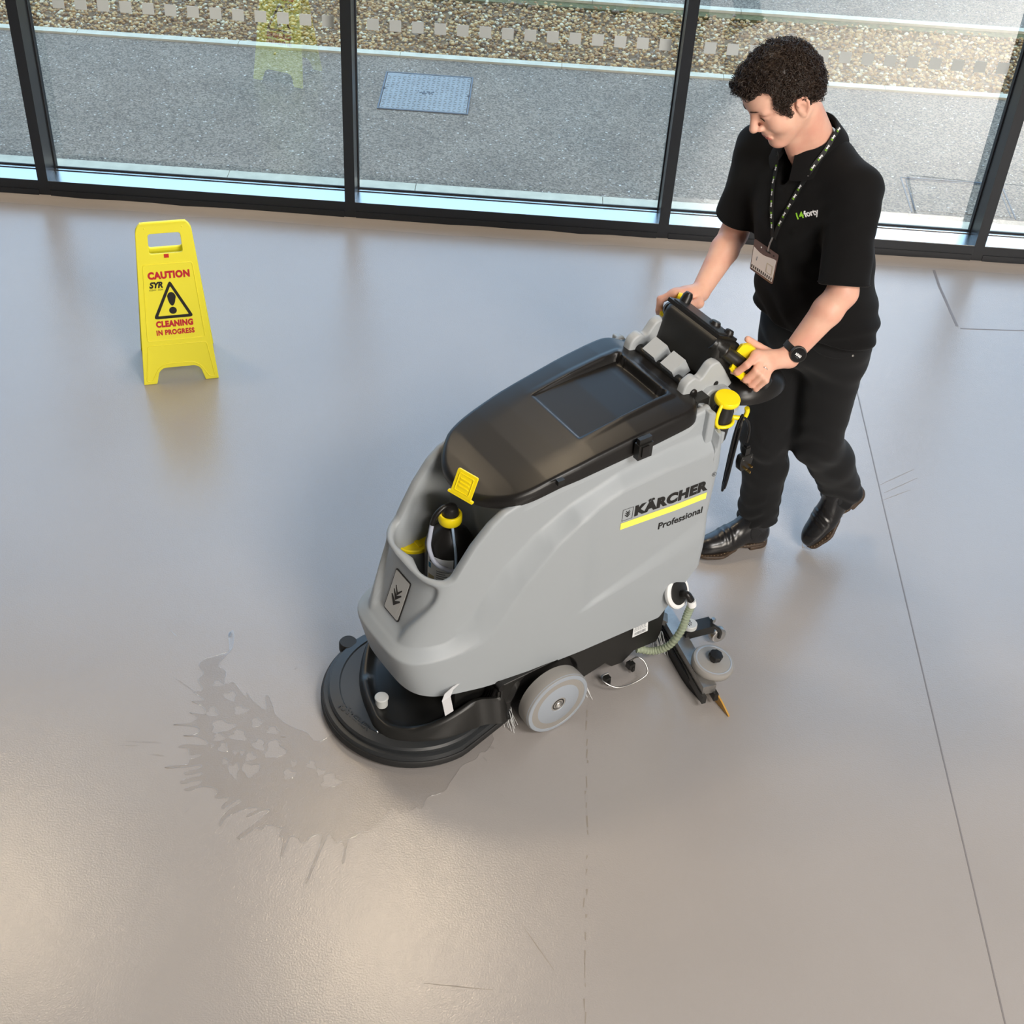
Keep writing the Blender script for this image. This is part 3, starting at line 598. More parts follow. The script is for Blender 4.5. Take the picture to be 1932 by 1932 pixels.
# ---- emblem on the nose
def nose_pt(x, z, off=0.0):      # x across (towards v+), z up, on the tank front
    lo, hi = 0.0, math.pi/2
    for _ in range(30):
        md = (lo+hi)/2; h = ('n', md); un = -.12+NL*(1-math.cos(md)**(2/NEXP)); s = (z-ZBOT(un))/(ZTOP(un)-ZBOT(un)); u, v, zz = tank_pt(h, s)
        if v < abs(x): lo = md
        else: hi = md
    return u-off*.93, x, z+off*.35
def on_nose(me, off): mesh_xf(subdivide(me, .02), lambda p: Lc(*nose_pt(p[0], p[1], off+p[2]))); return me
EC = (.0, .515)
EM = link('emblem', on_nose(poly2d([round_poly([(-.040, .447), (.040, .447), (.040, .583), (-.040, .583)], .006)], .004), .001), 'print_black', SC, smooth=False)
link('emblem_plate', on_nose(poly2d([round_poly([(-.0365, .4505), (.0365, .4505), (.0365, .5795), (-.0365, .5795)], .005)], .002), .0035), 'emblem_plate', EM, smooth=False)
def chevrons(c, s):
    out = []
    for k, (wv, yy, tt) in enumerate(((.62, -.62, .26), (.56, -.14, .22), (.44, .26, .17))):
        out.append([(c[0]-wv*s, c[1]+(yy+.55)*s), (c[0], c[1]+(yy-.12)*s), (c[0]+wv*s, c[1]+(yy+.55)*s), (c[0]+wv*s*.86, c[1]+(yy+.62)*s), (c[0], c[1]+(yy+tt+.02)*s), (c[0]-wv*s*.86, c[1]+(yy+.62)*s)])
    return out
for L in chevrons((0, .508), .038): link('chevron', on_nose(poly2d([L], .001), .005), 'print_black', EM, smooth=False)
# ---- printing on the side
def on_side(me, off=.0012): mesh_xf(subdivide(me, .03), lambda p: Lc(p[0], float(tank_v(p[0], p[1]))+off+p[2], p[1])); return me
def side_put(name, me, u, z, m, sl=-.046):
    mesh_xf(me, lambda p: (u+p[0], z+p[1]+(u+p[0]-.535)*sl, p[2]*.3)); link(name, on_side(me), m, SC, smooth=False)
U0 = mpx((1173, 1003), .256); U1 = mpx((1331, 940), .256); U2 = mpx((1173, 992), .256)
sl = (U1[2]-U0[2])/(U1[0]-U0[0]); L_ = U1[0]-U0[0]; zb = U0[2]
side_put('stripe', poly2d([[(0, 0), (L_, 0), (L_, U2[2]-zb), (0, U2[2]-zb)]], .0006), U0[0], zb+0, 'yellow_print', sl)
zt = U2[2]+.010
side_put('lettering', fit_width(text2d('KÄRCHER', .06, bold=.0040, space=1.12), L_*.855, 0, .050), U0[0]+L_*.145, zt, 'print_black', sl)
side_put('lettering', fit_width(text2d('Professional', .05, bold=.0010), L_*.53, 0), U0[0]+L_*.455, zb-.056, 'print_black', sl)
side_put('lettering', fit_width(text2d('R', .02), .0065, 0), U0[0]+L_*1.036, zt+.053, 'print_black', sl)
side_put('lettering', poly2d([arc2(0, 0, .008, 0, 350, 24), arc2(0, 0, .0071, 0, 350, 24)], .0006), U0[0]+L_*1.046, zt+.0575, 'print_black', sl)
side_put('lettering', poly2d([[(0, 0), (.038, 0), (.038, .044), (0, .044)], [(.0012, .0012), (.0368, .0012), (.0368, .0428), (.0012, .0428)]], .0006), U0[0]+.002, zt-.002, 'print_black', sl)
for L in chevrons((U0[0]+.021, zt+.0195), .0165): side_put('lettering', poly2d([[(a-U0[0], b-zt) for a, b in L]], .0006), U0[0], zt, 'print_black', sl)

# ---- chassis
arch = [(.315+.128*math.cos(math.radians(a)), .118+.128*math.sin(math.radians(a))) for a in np.linspace(168, 8, 22)]
arch = [(a, min(b, .221)) for a, b in arch]
prof = [(.148, .226), (.148, .105), (.158, .095), (.19, .095)]+[p for p in arch if p[1] > .10]+[(.47, .075), (.555, .092), (.585, .06), (.63, .052), (.675, .085), (.77, .075), (.785, .12), (.785, .226), (.60, .226)]
CH = plate_uz('chassis', [prof], -.246, .246, 'black_plastic', SC, .004); tag(CH, 'flat black chassis under the tank')
rr = []; bm = bmesh.new()
for a in np.linspace(176, 138, 12):
    ca, sa = math.cos(math.radians(a)), math.sin(math.radians(a)); f = math.sin(math.radians((176-a)/38*180))**.6
    rr.append([Lc(.315+r_*ca, v_, .118+r_*sa) for r_, v_ in ((.129, .245), (.130, .245+.010*f), (.138, .245+.014*f), (.146, .245+.004*f), (.150, .245))])
rings_mesh(bm, rr); bmobj('wheel_arch', bm, 'black_plastic', CH, ang=60)
cbox('wheel_well', (.33, 0, .15), (.30, .42, .17), 'black_plastic', CH, .004)
# data sticker
c = [mpx(p, .2505) for p in ((1196, 1181), (1223, 1169), (1222, 1190), (1193, 1203))]
me = bpy.data.meshes.new('sticker'); me.from_pydata([Lc(*p) for p in c]+[Lc(p[0], .2485, p[2]) for p in c], [], [(3, 2, 1, 0), (4, 5, 6, 7), (0, 1, 5, 4), (1, 2, 6, 5), (2, 3, 7, 6), (3, 0, 4, 7)]); ST = link('data_sticker', me, 'sticker_white', CH, smooth=False)
def on_stick(a, b): P = c[0]*(1-a)*(1-b)+c[1]*a*(1-b)+c[2]*a*b+c[3]*(1-a)*b; return Lc(P[0], .2511, P[2])
bm = bmesh.new(); rg = random.Random(4)
for k in range(22):
    a0 = .12+k*.034; a1 = a0+rg.uniform(.008, .022); q = [bm.verts.new(on_stick(a, b)) for a, b in ((a0, .66), (a1, .66), (a1, .9), (a0, .9))]; bm.faces.new(q)
for k in range(5):
    x = .08
    while x < .85:
        ln = rg.uniform(.04, .16); q = [bm.verts.new(on_stick(a, b)) for a, b in ((x, .1+k*.1), (min(x+ln, .92), .1+k*.1), (min(x+ln, .92), .14+k*.1), (x, .14+k*.1))]; bm.faces.new(q); x += ln+.04
bmobj('sticker_print', bm, 'print_grey', ST)
# ---- drive wheels
for sgn, vo in ((1, .322), (-1, .30)):
    W = lobj('wheel', [(.005, -.055), (.105, -.055), (.113, -.050), (.115, -.030), (.115, -.008), (.111, -.001), (.100, 0), (.097, -.004), (.094, -.0045), (.090, -.0015), (.028, .001), (.024, -.004), (.005, -.004)], (.315, sgn*vo, .115), (0, sgn, 0), 'wheel_grey', SC, 64)
    lobj('tyre', [(.106, -.0555), (.1140, -.052), (.1157, -.030), (.1157, -.010), (.1125, -.003), (.107, -.001)], (.315, sgn*vo, .115), (0, sgn, 0), 'tyre_grey', W, 64)
    lobj('hub', [(.001, -.004), (.022, -.004), (.022, -.001), (.018, 0), (.016, -.003), (.001, -.003)], (.315, sgn*vo, .115), (0, sgn, 0), 'black_plastic', W, 24)
    lobj('hub_nut', [(.0135, -.004), (.0135, .003), (.010, .006), (.006, .007), (.004, .003), (.001, .003)], (.315, sgn*vo, .115), (0, sgn, 0), 'bare_metal', W, 24)
# ---- brush deck
DC = (0.0, -.02)
def deck_ring(r, z, tail=None, n=72, sq=1.0):
    out = []
    for k in range(n):
        a = 2*math.pi*k/n; u, v = DC[0]-r*math.cos(a), DC[1]+r*math.sin(a)*sq
        if u > DC[0]:
            # skirt runs straight back instead of closing the circle
            tt = (u-DC[0])/r; vv = r*(1-.14*tt) if tail else None
            if tail: u2 = DC[0]+tail*min(1.0, tt*1.35); w_ = r*sq*(1-.10*min(1, tt*1.35)); v = DC[1]+math.copysign(min(w_, w_*(1-max(0, tt-.72)/.28)**.5 if tt > .72 else w_), math.sin(a)) if abs(math.sin(a)) > 1e-6 else DC[1]; u = u2
        out.append(Lc(u, v, z(u) if callable(z) else z))
    return out
bm = bmesh.new(); lift = lambda z0: (lambda u: z0+max(0, u-.02)*.16)
rings_mesh(bm, [deck_ring(.262, lift(.012), .20), deck_ring(.284, lift(.006), .205), deck_ring(.287, lift(.012), .207), deck_ring(.285, lift(.040), .205), deck_ring(.280, lift(.052), .203), deck_ring(.262, lift(.056), .20)])
DK = bmobj('brush_deck', bm, 'deck_black', SC, ang=45); tag(DK, 'round black brush deck with rubber skirt at the front')
bm = bmesh.new(); rings_mesh(bm, [deck_ring(.286, lift(.0145), .205), deck_ring(.2905, lift(.017), .208), deck_ring(.2910, lift(.034), .208), deck_ring(.2875, lift(.038), .206)])
bmobj('deck_skirt', bm, 'black_rubber', DK, ang=45)
bm = bmesh.new(); rings_mesh(bm, [deck_ring(.268, .05), deck_ring(.268, .066), deck_ring(.262, .073), deck_ring(.232, .0785), deck_ring(.228, .0755), deck_ring(.20, .076), deck_ring(.02, .077)])
bmobj('deck_top', bm, 'deck_black', DK, ang=30)
# motor hood: rises behind a curved wall, open bowl with the round cap in it
def hood_ring(sc, z, off=0.0):
    P = [(-.190, .03), (-.197, .075), (-.182, .135), (-.115, .193), (-.026, .228), (.084, .236), (.19, .225), (.19, -.255), (.10, -.262), (.0, -.255), (-.058, -.225), (-.11, -.165), (-.150, -.101), (-.176, -.03)]
    R = catmull(P+[P[0]], 6)[:-1]; cx_, cy_ = .03, -.02
    return [Lc(cx_+(p[0]-cx_)*sc+off, cy_+(p[1]-cy_)*sc, z(cx_+(p[0]-cx_)*sc, cy_+(p[1]-cy_)*sc) if callable(z) else z) for p in R]
def zh(h0, h1): return lambda u, v: float(np.interp(u, [-.19, -.12, -.03, .06, .2], [h0, h0+.004, h0+(h1-h0)*.55, h1, h1])*(1 if v > -.1 else .92))
bm = bmesh.new(); rings_mesh(bm, [hood_ring(1.0, .070), hood_ring(.985, .085), hood_ring(.95, zh(.098, .160)), hood_ring(.925, zh(.104, .172)), hood_ring(.885, zh(.103, .172)), hood_ring(.85, zh(.098, .160)), hood_ring(.80, .092), hood_ring(.72, .088), hood_ring(.2, .088)])
HD_ = bmobj('motor_hood', bm, 'black_plastic', DK, ang=60)
c = mpz((720, 1316), .128); lobj('hood_cap', [(.001, -.032), (.019, -.032), (.019, -.004), (.0215, -.002), (.0215, .002), (.019, .004), (.001, .0045)], (c[0], c[1], .128), (0, 0, 1), 'grey_disc', DK, 32)
lobj('brush_motor', [(.001, .09), (.085, .09), (.085, .245), (.08, .25), (.001, .25)], (.045, -.02, 0), (0, 0, 1), 'black_plastic', DK, 40)
cbox('motor_mount', (.11, .0, .17), (.16, .34, .10), 'black_plastic', DK, .01)
# lifting strap (light grey) and bracket block between deck and chassis
a = mpx((866, 1300), .215); b = mpx((834, 1322), .225); d = mpx((845, 1348), .235)
bm = bmesh.new(); pts = [Lc(a[0], .205, a[2]+.006), Lc((a[0]+b[0])/2, .214, (a[2]+b[2])/2+.004), Lc(b[0]+.016, .226, b[2]-.004), Lc(d[0]+.006, .236, d[2])]
rr = []
for p in pts: rr.append([(p[0]-.016, p[1], p[2]), (p[0]+.016, p[1]+.004, p[2]), (p[0]+.016, p[1]+.006, p[2]+.001), (p[0]-.016, p[1]+.002, p[2]+.001)])
rings_mesh(bm, rr); bmobj('lift_strap', bm, 'reflective_strap', DK)
for k in range(4): cbox('bracket_rib', (.142, .225-.012*k, .165-.012*k), (.028, .006, .06), 'black_gloss', DK, .001, ry=.4)
cbox('deck_bracket', (.165, .19, .15), (.05, .10, .09), 'black_plastic', DK, .006)
lobj('bracket_pin', [(.001, -.012), (.012, -.012), (.012, .012), (.001, .012)], (.150, .235, .215), (0, 1, 0), 'black_gloss', DK, 20)
c = mpz((655, 1222), .06); lobj('deck_roller', [(.001, -.02), (.026, -.02), (.03, -.014), (.03, .014), (.026, .02), (.001, .02)], (c[0]+.01, c[1]-.01, .055), (0, 0, 1), 'black_rubber', DK, 28)
c = mpz((712, 1380), .084); lobj('deck_stud', [(.001, 0), (.0035, 0), (.0035, .006), (.001, .008)], (c[0], c[1], .078), (0, 0, 1), 'bare_metal', DK, 10)
# moulded lettering on the deck
me = fit_width(text2d('KÄRCHER', .05, bold=.001), .135, .5); PA = mpz((645, 1330), .0815); PB = mpz((695, 1372), .0815); xd = PB-PA; xd /= np.linalg.norm(xd); yd = np.array([xd[1], -xd[0], 0])*1.0
yd = yd if yd[0] > 0 else -yd; pc = (PA+PB)/2
mesh_xf(me, lambda p: Lc(*(pc+xd*p[0]+yd*(p[1]-.012)+np.array([0, 0, p[2]*.3-.0032])))); link('moulded_lettering', me, 'black_plastic', DK, smooth=False)
# bristles behind the deck
def bristles(name, u0, u1, v0, v1, n, seed, ztop=.085):
    bm = bmesh.new(); R = random.Random(seed)
    for k in range(n):
        u = R.uniform(u0, u1); v = R.uniform(v0, v1); tube(bm, [Lc(u, v, ztop), Lc(u+R.uniform(.0, .03), v+R.uniform(.0, .03), .004)], .0008, 4)
    return tag(bmobj(name, bm, 'sticker_white', CH), kind='stuff')
bristles('bristles', .17, .20, .12, .25, 60, 1); bristles('bristles', .44, .47, .17, .26, 50, 2); bristles('bristles', .78, .80, .08, .24, 60, 3, .10)
# pedal loop of bent wire
W6 = [mpx(p, .262) for p in ((1148, 1270), (1136, 1276))]+[mpx(p, vv) for p, vv in (((1140, 1287), .285), ((1165, 1297), .315), ((1195, 1289), .325), ((1221, 1271), .325), ((1216, 1249), .300), ((1203, 1240), .28), ((1190, 1246), .262))]
PD = tubeobj('pedal_wire', W6, .0027, 'bare_metal', SC, 8, 6)
for px in ((1145, 1282), (1191, 1256)):
    c = mpx(px, .262); cbox('wire_clip', (c[0], .258, c[2]), (.022, .022, .022), 'black_plastic', PD, .004); cbox('wire_clip', (c[0]+.004, .265, c[2]-.012), (.010, .014, .02), 'black_plastic', PD, .003)
# ---- rear: drain disc, hose, squeegee
dn = np.array([.25, .84, .48]); dn /= np.linalg.norm(dn); DCN = mpx((1278, 1117), .275)
WD = lobj('suction_disc', [(.001, -.012), (.050, -.012), (.054, -.006), (.054, .003), (.050, .007), (.040, .007), (.039, .004), (.001, .004)], DCN, dn, 'white_plastic', SC, 48)
lobj('disc_cover', [(.001, .003), (.041, .003), (.041, .008), (.038, .010), (.001, .010)], DCN, dn, 'black_plastic', WD, 40)
hs = DCN+dn*.03+np.array([.006, .004, -.012]); hp = [DCN+dn*.008+np.array([.004, 0, -.010]), hs+np.array([0, 0, 0.004]), hs+np.array([.012, .012, -.018])]
tubeobj('elbow', hp, .012, 'black_gloss', WD, 14, 5)
e = hp[-1]; e2 = mpx((1285, 1190), e[1]-.004); e3 = mpx((1263, 1217), e[1]-.02); e4 = mpx((1234, 1228), .265)
tubeobj('hose_cuff', [e, e+np.array([.004, .004, -.022])], .0145, 'white_plastic', WD, 14, 0)
H1 = catmull([e+np.array([.003, .003, -.012]), (e+e2)/2+np.array([.004, 0, 0]), e2, e3, e4, e4+np.array([-.05, -.03, .01])], 22)
bm = bmesh.new(); nH = len(H1); tube(bm, [Lc(*p) for p in H1], lambda t: .0125+.0014*math.sin(t*nH*1.55), 14); bmobj('drain_hose', bm, 'hose_clear', WD, ang=80)
SQ0 = mpz((1250, 1150), .075); SQ1 = mpz((1333, 1293), .075)
def bar(name, a, b, wd, h, m, parent, bev=.003):
    a = np.array(a, float); b = np.array(b, float); d = b-a; L = np.linalg.norm(d); d /= L; s = np.cross([0, 0, 1], d); s /= np.linalg.norm(s); n = np.cross(d, s)
    bm = bmesh.new(); box(bm, (0, -wd/2, -h/2), (L, wd/2, h/2)); bm_bevel(bm, bev, 2)
    for q in bm.verts: q.co = Lc(*(a+d*q.co.x+s*q.co.y+n*q.co.z))
    return bmobj(name, bm, m, parent)
dirv = (SQ1-SQ0)/np.linalg.norm(SQ1-SQ0)
SB = bar('squeegee_bar', SQ0-dirv*.26, SQ1+dirv*.02, .046, .036, 'steel_plate', SC); tag(SB, 'steel squeegee bar dragging behind the machine')
sv = np.array([-dirv[1], dirv[0], 0]); sv = sv if sv[0] > 0 else -sv
for off, nm, m, h in ((-.020, 'squeegee_holder', 'black_plastic', .03), (.022, 'squeegee_holder', 'black_plastic', .03)):
    bar(nm, SQ0-dirv*.26+sv*off+np.array([0, 0, -.028]), SQ1+dirv*.035+sv*off+np.array([0, 0, -.028]), .014, h, m, SB)
for off in (-.029, .031):
    bm = bmesh.new(); rr = []
    for k in range(18):
        t = k/17; cv = max(0, t-.86)/.14; p = SQ0-dirv*.24+(SQ1+dirv*(.085 if off > 0 else .0)-SQ0+dirv*.24)*t+sv*(off+.018*cv); p = np.array([p[0], p[1], 0])
        zt_ = .048-.038*cv**1.5; rr.append([Lc(*(p+sv*.002+np.array([0, 0, zt_]))), Lc(*(p+sv*.005+np.array([0, 0, .001]))), Lc(*(p+np.array([0, 0, .001]))), Lc(*(p-sv*.003+np.array([0, 0, zt_])))])
    rings_mesh(bm, rr); bmobj('squeegee_blade', bm, 'amber_rubber' if off > 0 else 'black_rubber', SB, ang=60)
bc = mpz((1345, 1249), .105); bx = np.array([.10, .12, 1]); bx /= np.linalg.norm(bx)
BW = lobj('bumper_wheel', [(0.0012, -0.0242), (0.0528, -0.0242), (0.0624, -0.0198), (0.0678, -0.0088), (0.0678, 0.0022), (0.0636, 0.0099), (0.0564, 0.0121), (0.0516, 0.0077), (0.0360, 0.0011), (0.0240, 0.0033), (0.0144, 0.0110), (0.0012, 0.0110)], bc, bx, 'wheel_grey', SB, 48)
lobj('bumper_tyre', [(0.0624, -0.0220), (0.0684, -0.0154), (0.0702, -0.0066), (0.0702, 0.0022), (0.0666, 0.0088), (0.0612, 0.0110)], bc, bx, 'tyre_grey', BW, 48)
lobj('knob', [(.001, .010), (.013, .010), (.014, .020), (.021, .022), (.0225, .026), (.0225, .036), (.020, .040), (.001, .041)], bc, bx, 'black_gloss', BW, 40, wob=lambda t: 1+.05*math.cos(t*2*math.pi*8))
# castor with black arm
ca = mpz((1288, 1192), .10); cb = mpz((1336, 1180), .098)
CB = bar('castor_arm', ca, cb+(cb-ca)*.12, .046, .032, 'black_plastic', SB, .006)
c = mpz((1302, 1177), .137); lobj('arm_disc', [(.001, -.01), (.024, -.01), (.024, .004), (.022, .006), (.001, .006)], (c[0], c[1], .134), (0, 0, 1), 'grey_disc', CB, 28)
bm = bmesh.new()
for a0, b0, a1, b1 in ((-.010, -.010, -.007, .010), (-.010, .007, .008, .010), (-.003, -.010, -.001, .004), (.003, -.004, .005, .007)): box(bm, Lc(c[0]+a0, c[1]-b0, .1402), Lc(c[0]+a1, c[1]-b1, .1408))
bmobj('arm_mark', bm, 'print_black', CB)
c2 = mpz((1353, 1196), .04); cax = np.array([dirv[0], dirv[1], 0])
lobj('castor_wheel', [(.001, -.014), (.024, -.014), (.029, -.008), (.029, .008), (.024, .014), (.012, .016), (.001, .012)], (c2[0], c2[1], .040), cax, 'bare_metal', CB, 28)
tubeobj('castor_fork', [(c2[0], c2[1]-.004, .040)+cax*.02, (c2[0]-.004, c2[1]-.004, .075)+cax*.02, (cb[0], cb[1], .11)], .007, 'black_plastic', CB, 8, 4)
c = mpz((1345, 1172), .12); cbox('arm_bolt', (c[0], c[1], .125), (.012, .012, .014), 'bare_metal', CB, .002)
bm = bmesh.new(); mk = mpx((1322, 1201), .335)
for k, (a0, b0, a1, b1) in enumerate(((-.008, -.006, -.006, .008), (-.008, .006, .008, .008), (-.001, -.006, .001, .008), (.006, -.006, .008, .008), (-.008, 0, .008, .0018))): box(bm, Lc(mk[0]+a0, .3365, mk[2]+b0), Lc(mk[0]+a1, .3355, mk[2]+b1))
bm.free()
# bracing link from chassis to bar
bar('tow_arm', (.76, .12, .16), (SQ0+SQ1)/2*.35+SQ0*.65+np.array([0, 0, .0]), .04, .02, 'steel_plate', SB)
# ---- handle head
for sgn in (1, -1):
    vo = sgn*.128
    pr = round_poly([(.800, .955), (.815, 1.035), (.850, 1.052), (.872, 1.030), (.905, 1.075), (.935, 1.078), (.960, 1.045), (1.035, .925), (1.0, .86), (.90, .86), (.85, .93)], .022, 5)
    BR = plate_uz('handle_bracket', [pr], vo-.016, vo+.016, 'grey_light', SC, .006)
    lobj('bracket_bolt', [(.001, 0), (.012, 0), (.012, .006), (.009, .009), (.001, .010)], (.848, vo+sgn*.015, .998), (0, sgn, 0), 'black_gloss', BR, 20); lobj('bracket_bolt', [(.001, 0), (.009, 0), (.009, .002), (.001, .002)], (.936, vo+sgn*.015, .997), (0, sgn, 0), 'black_gloss', BR, 18)
tubeobj('hinge_rod', [(.848, -.12, .998), (.848, .12, .998)], .016, 'black_plastic', SC, 14, 0)
for vv in (-.045, .04): cbox('hinge_block', (.862, vv, 1.02), (.055, .055, .055), 'grey_light', SC, .008, ry=-.5)
# console
def console_ring(s, du=0.0, dz=0.0, wv=.128, u0=.0, u1=.0):
    pass
CONP = [(.905, 1.000), (.918, 1.045), (.935, 1.118), (.952, 1.132), (1.035, 1.090), (1.062, 1.045), (1.058, .96), (1.075, .90), (1.04, .87), (.985, .90), (.94, .965)]
bm = bmesh.new(); rr = []
CP = round_poly(CONP, [.012, .02, .012, .014, .02, .03, .03, .03, .03, .03, .02], 5); cu_ = sum(p[0] for p in CP)/len(CP); cz_ = sum(p[1] for p in CP)/len(CP)
for t in np.linspace(-1, 1, 27):
    w_ = t*.126; f = 1-.16*max(0, (abs(t)-.84)/.16)**2.2
    rr.append([Lc(cu_+(p[0]-cu_)*f, w_+.002, cz_+(p[1]-cz_)*f+(0 if p[1] < 1.05 else 0)) for p in CP])
rings_mesh(bm, rr); CN = bmobj('console', bm, 'black_plastic', SC, ang=50); tag(CN, 'black handle console with switches')
# display recess, switch and knobs on the operator side
cbox('console_rim', (.990, -.010, 1.115), (.085, .235, .012), 'black_gloss', CN, .005, ry=.47); cbox('console_panel', (.993, -.010, 1.121), (.066, .205, .006), 'deck_black', CN, .002, ry=.47)
for (uu, vv, r) in ((1.0, .035, .018), (1.012, .085, .015)): lobj('dial', [(.001, 0), (r, 0), (r, .006), (r*.8, .014), (.001, .015)], (uu, vv, 1.122-(uu-.99)*.5), (.45, 0, .89), 'black_gloss', CN, 24)
lobj('key_switch', [(.001, -.02), (.019, -.02), (.016, .02), (.011, .030), (.001, .031)], (1.005, -.108, 1.118), (.45, 0, .89), 'black_gloss', CN, 20)
# side skirts of the console running down to the tank
plate_uz('console_cheek', [round_poly([(.93, 1.06), (1.03, 1.06), (1.06, .93), (1.085, .86), (1.02, .84), (.95, .93)], .02, 4)], .045, .115, 'black_plastic', SC, .01)
GRIP = {1: (np.array([.962, .112, 1.096]), np.array([.58, .61, -.54])), -1: (np.array([.975, -.130, 1.084]), np.array([.58, -.61, -.54]))}
for sgn in (1, -1):
    g0, gd = GRIP[sgn]
    g = lobj('grip', [(.001, -.03), (.0215, -.03), (.0245, .008), (.0265, .011), (.0265, .015), (.0235, .019), (.0215, .024), (.0210, .165), (.0225, .170), (.0225, .178), (.018, .186), (.001, .189)], g0, gd, 'black_plastic', SC, 28)
    up = np.array([.55, 0, .83]); up -= gd*(up@gd); up /= np.linalg.norm(up); fr = np.cross(gd, up); fr = fr if fr[0] < 0 else -fr
    def gp(t, a, r): return g0+gd*t+(up*math.cos(math.radians(a))+fr*math.sin(math.radians(a)))*r
    def lever(nm, t0, t1, a0, a1, r0, r1, th):
        bm = bmesh.new(); rr = []
        for k in range(7):
            t = t0+(t1-t0)*k/6; e_ = 1-.35*abs(k/3-1)**3
            rr.append([Lc(*gp(t, a, r)) for a, r in ((a0, r0), (a0, r0+(r1-r0)*e_), ((a0+a1)/2, r0+(r1-r0)*e_+.003), (a1, r0+(r1-r0)*e_), (a1, r0))])
        rings_mesh(bm, rr); bm_bevel(bm, .0015, 2); bmobj(nm, bm, 'yellow_plastic', g, ang=40)
    lever('trigger', .045, .105, -22, 8, .022, .060, .01); lever('trigger', .055, .135, 128, 158, .020, .040, .01)
# hand guard bowl below the near grip
bm = bmesh.new(); rr = []
for k in range(9):
    t = k/8; r_ = .115*math.sin(math.pi/2*(1-t*.92)); rr.append([Lc(1.085+r_*1.02*math.cos(a), .155+r_*.62*math.sin(a), .93+.062*math.sin(math.pi/2*t)) for a in np.linspace(0, 2*math.pi, 36, endpoint=False)])
rings_mesh(bm, rr); bmobj('hand_guard', bm, 'black_gloss', SC, ang=60)
# filler neck with yellow cap, rear shoulder plate
FP = mpx((1363, 775), .205); fb = np.array([FP[0], .205, .905])
FN = lobj('filler_neck', [(.001, -.06), (.030, -.06), (.030, .045), (.0275, .05), (.0275, .075), (.001, .076)], fb, (.03, .10, 1), 'black_plastic', SC, 32)
lobj('neck_cap', [(.001, .076), (.036, .076), (.0385, .080), (.0385, .090), (.036, .094), (.001, .095)], fb, (.03, .10, 1), 'yellow_plastic', FN, 36)
rr_ = [(fb[0]+.036*math.cos(a), fb[1]+.036*math.sin(a), fb[2]+.004) for a in np.linspace(0, 2*math.pi, 16, endpoint=False)]
tubeobj('cap_ring', rr_, .0055, 'yellow_plastic', FN, 8, 3, close=True)
tubeobj('cap_strap', [fb+np.array([-.030, .026, .004]), fb+np.array([-.048, .030, .03]), fb+np.array([-.048, .030, .06]), fb+np.array([-.030, .022, .084])], .0055, 'yellow_plastic', FN, 8, 6)
plate_uz('rear_plate', [round_poly([(.862, .90), (.862, .965), (.90, 1.0), (.97, .985), (1.035, .915), (1.03, .87), (.95, .85)], .012, 4)], .10, .165, 'grey_light', SC, .004)
plate_uz('rear_shelf', [round_poly([(.84, .84), (.84, .985), (.868, .975), (.872, .90), (.92, .885), (.92, .84)], .008, 4)], -.235, .235, 'grey_plastic', SC, .006)
cbox('rear_cover', (.95, 0, .80), (.06, .34, .22), 'black_plastic', SC, .012, ry=.05)
# cable hook
hk = mpx((1404, 778), .17); tubeobj('cable_hook', [hk+np.array([-.03, -.02, -.02]), hk+np.array([0, 0, -.02]), hk+np.array([.008, .004, .0]), hk+np.array([.004, .004, .018])], .008, 'yellow_plastic', SC, 8, 5)
# power cord: hanging loops and plug
CV = .17
def hp_(px, v=CV): return mpx(px, v)
CORD = tubeobj('power_cord', [hp_((1402, 782)), hp_((1392, 800)), hp_((1382, 840)), hp_((1372, 890)), hp_((1363, 925), .16), hp_((1366, 905), .155), hp_((1378, 850), .155), hp_((1390, 805), .158), hp_((1402, 784), .162), hp_((1396, 812), .178), hp_((1386, 850), .18), hp_((1372, 905), .178), hp_((1366, 920), .17), hp_((1374, 880), .165), hp_((1390, 822), .17), hp_((1401, 790), .176), hp_((1411, 795), .18), hp_((1414, 812), .182), hp_((1409, 835), .184)], .0044, 'black_gloss', SC, 8, 8)
PLG = hp_((1404, 868), .19)
def plug_box(name, du, dv, dz, s, m, bev=.003): return cbox(name, (PLG[0]+du, PLG[1]+dv, PLG[2]+dz), s, m, CORD, bev)
plate_uz('plug_body', [[(PLG[0]+a, PLG[2]+b) for a, b in round_poly([(-.024, .026), (.024, .026), (.027, .0), (.020, -.032), (-.020, -.032), (-.027, 0)], .008, 4)]], .178, .202, 'black_plastic', CORD, .003)
plug_box('plug_collar', 0, 0, .040, (.020, .018, .026), 'black_plastic'); plug_box('plug_collar', 0, 0, .056, (.014, .014, .012), 'black_gloss')
for du, dz in ((-.011, -.010), (.011, -.010)): plug_box('plug_pin', du, .02, dz-.004, (.0065, .016, .004), 'brass', .0008)
plug_box('plug_pin', 0, .024, -.026, (.0045, .022, .008), 'brass', .0008)
for du in (-.016, .016): plug_box('plug_screw', du, .0125, .014, (.004, .001, .004), 'bare_metal', .0)
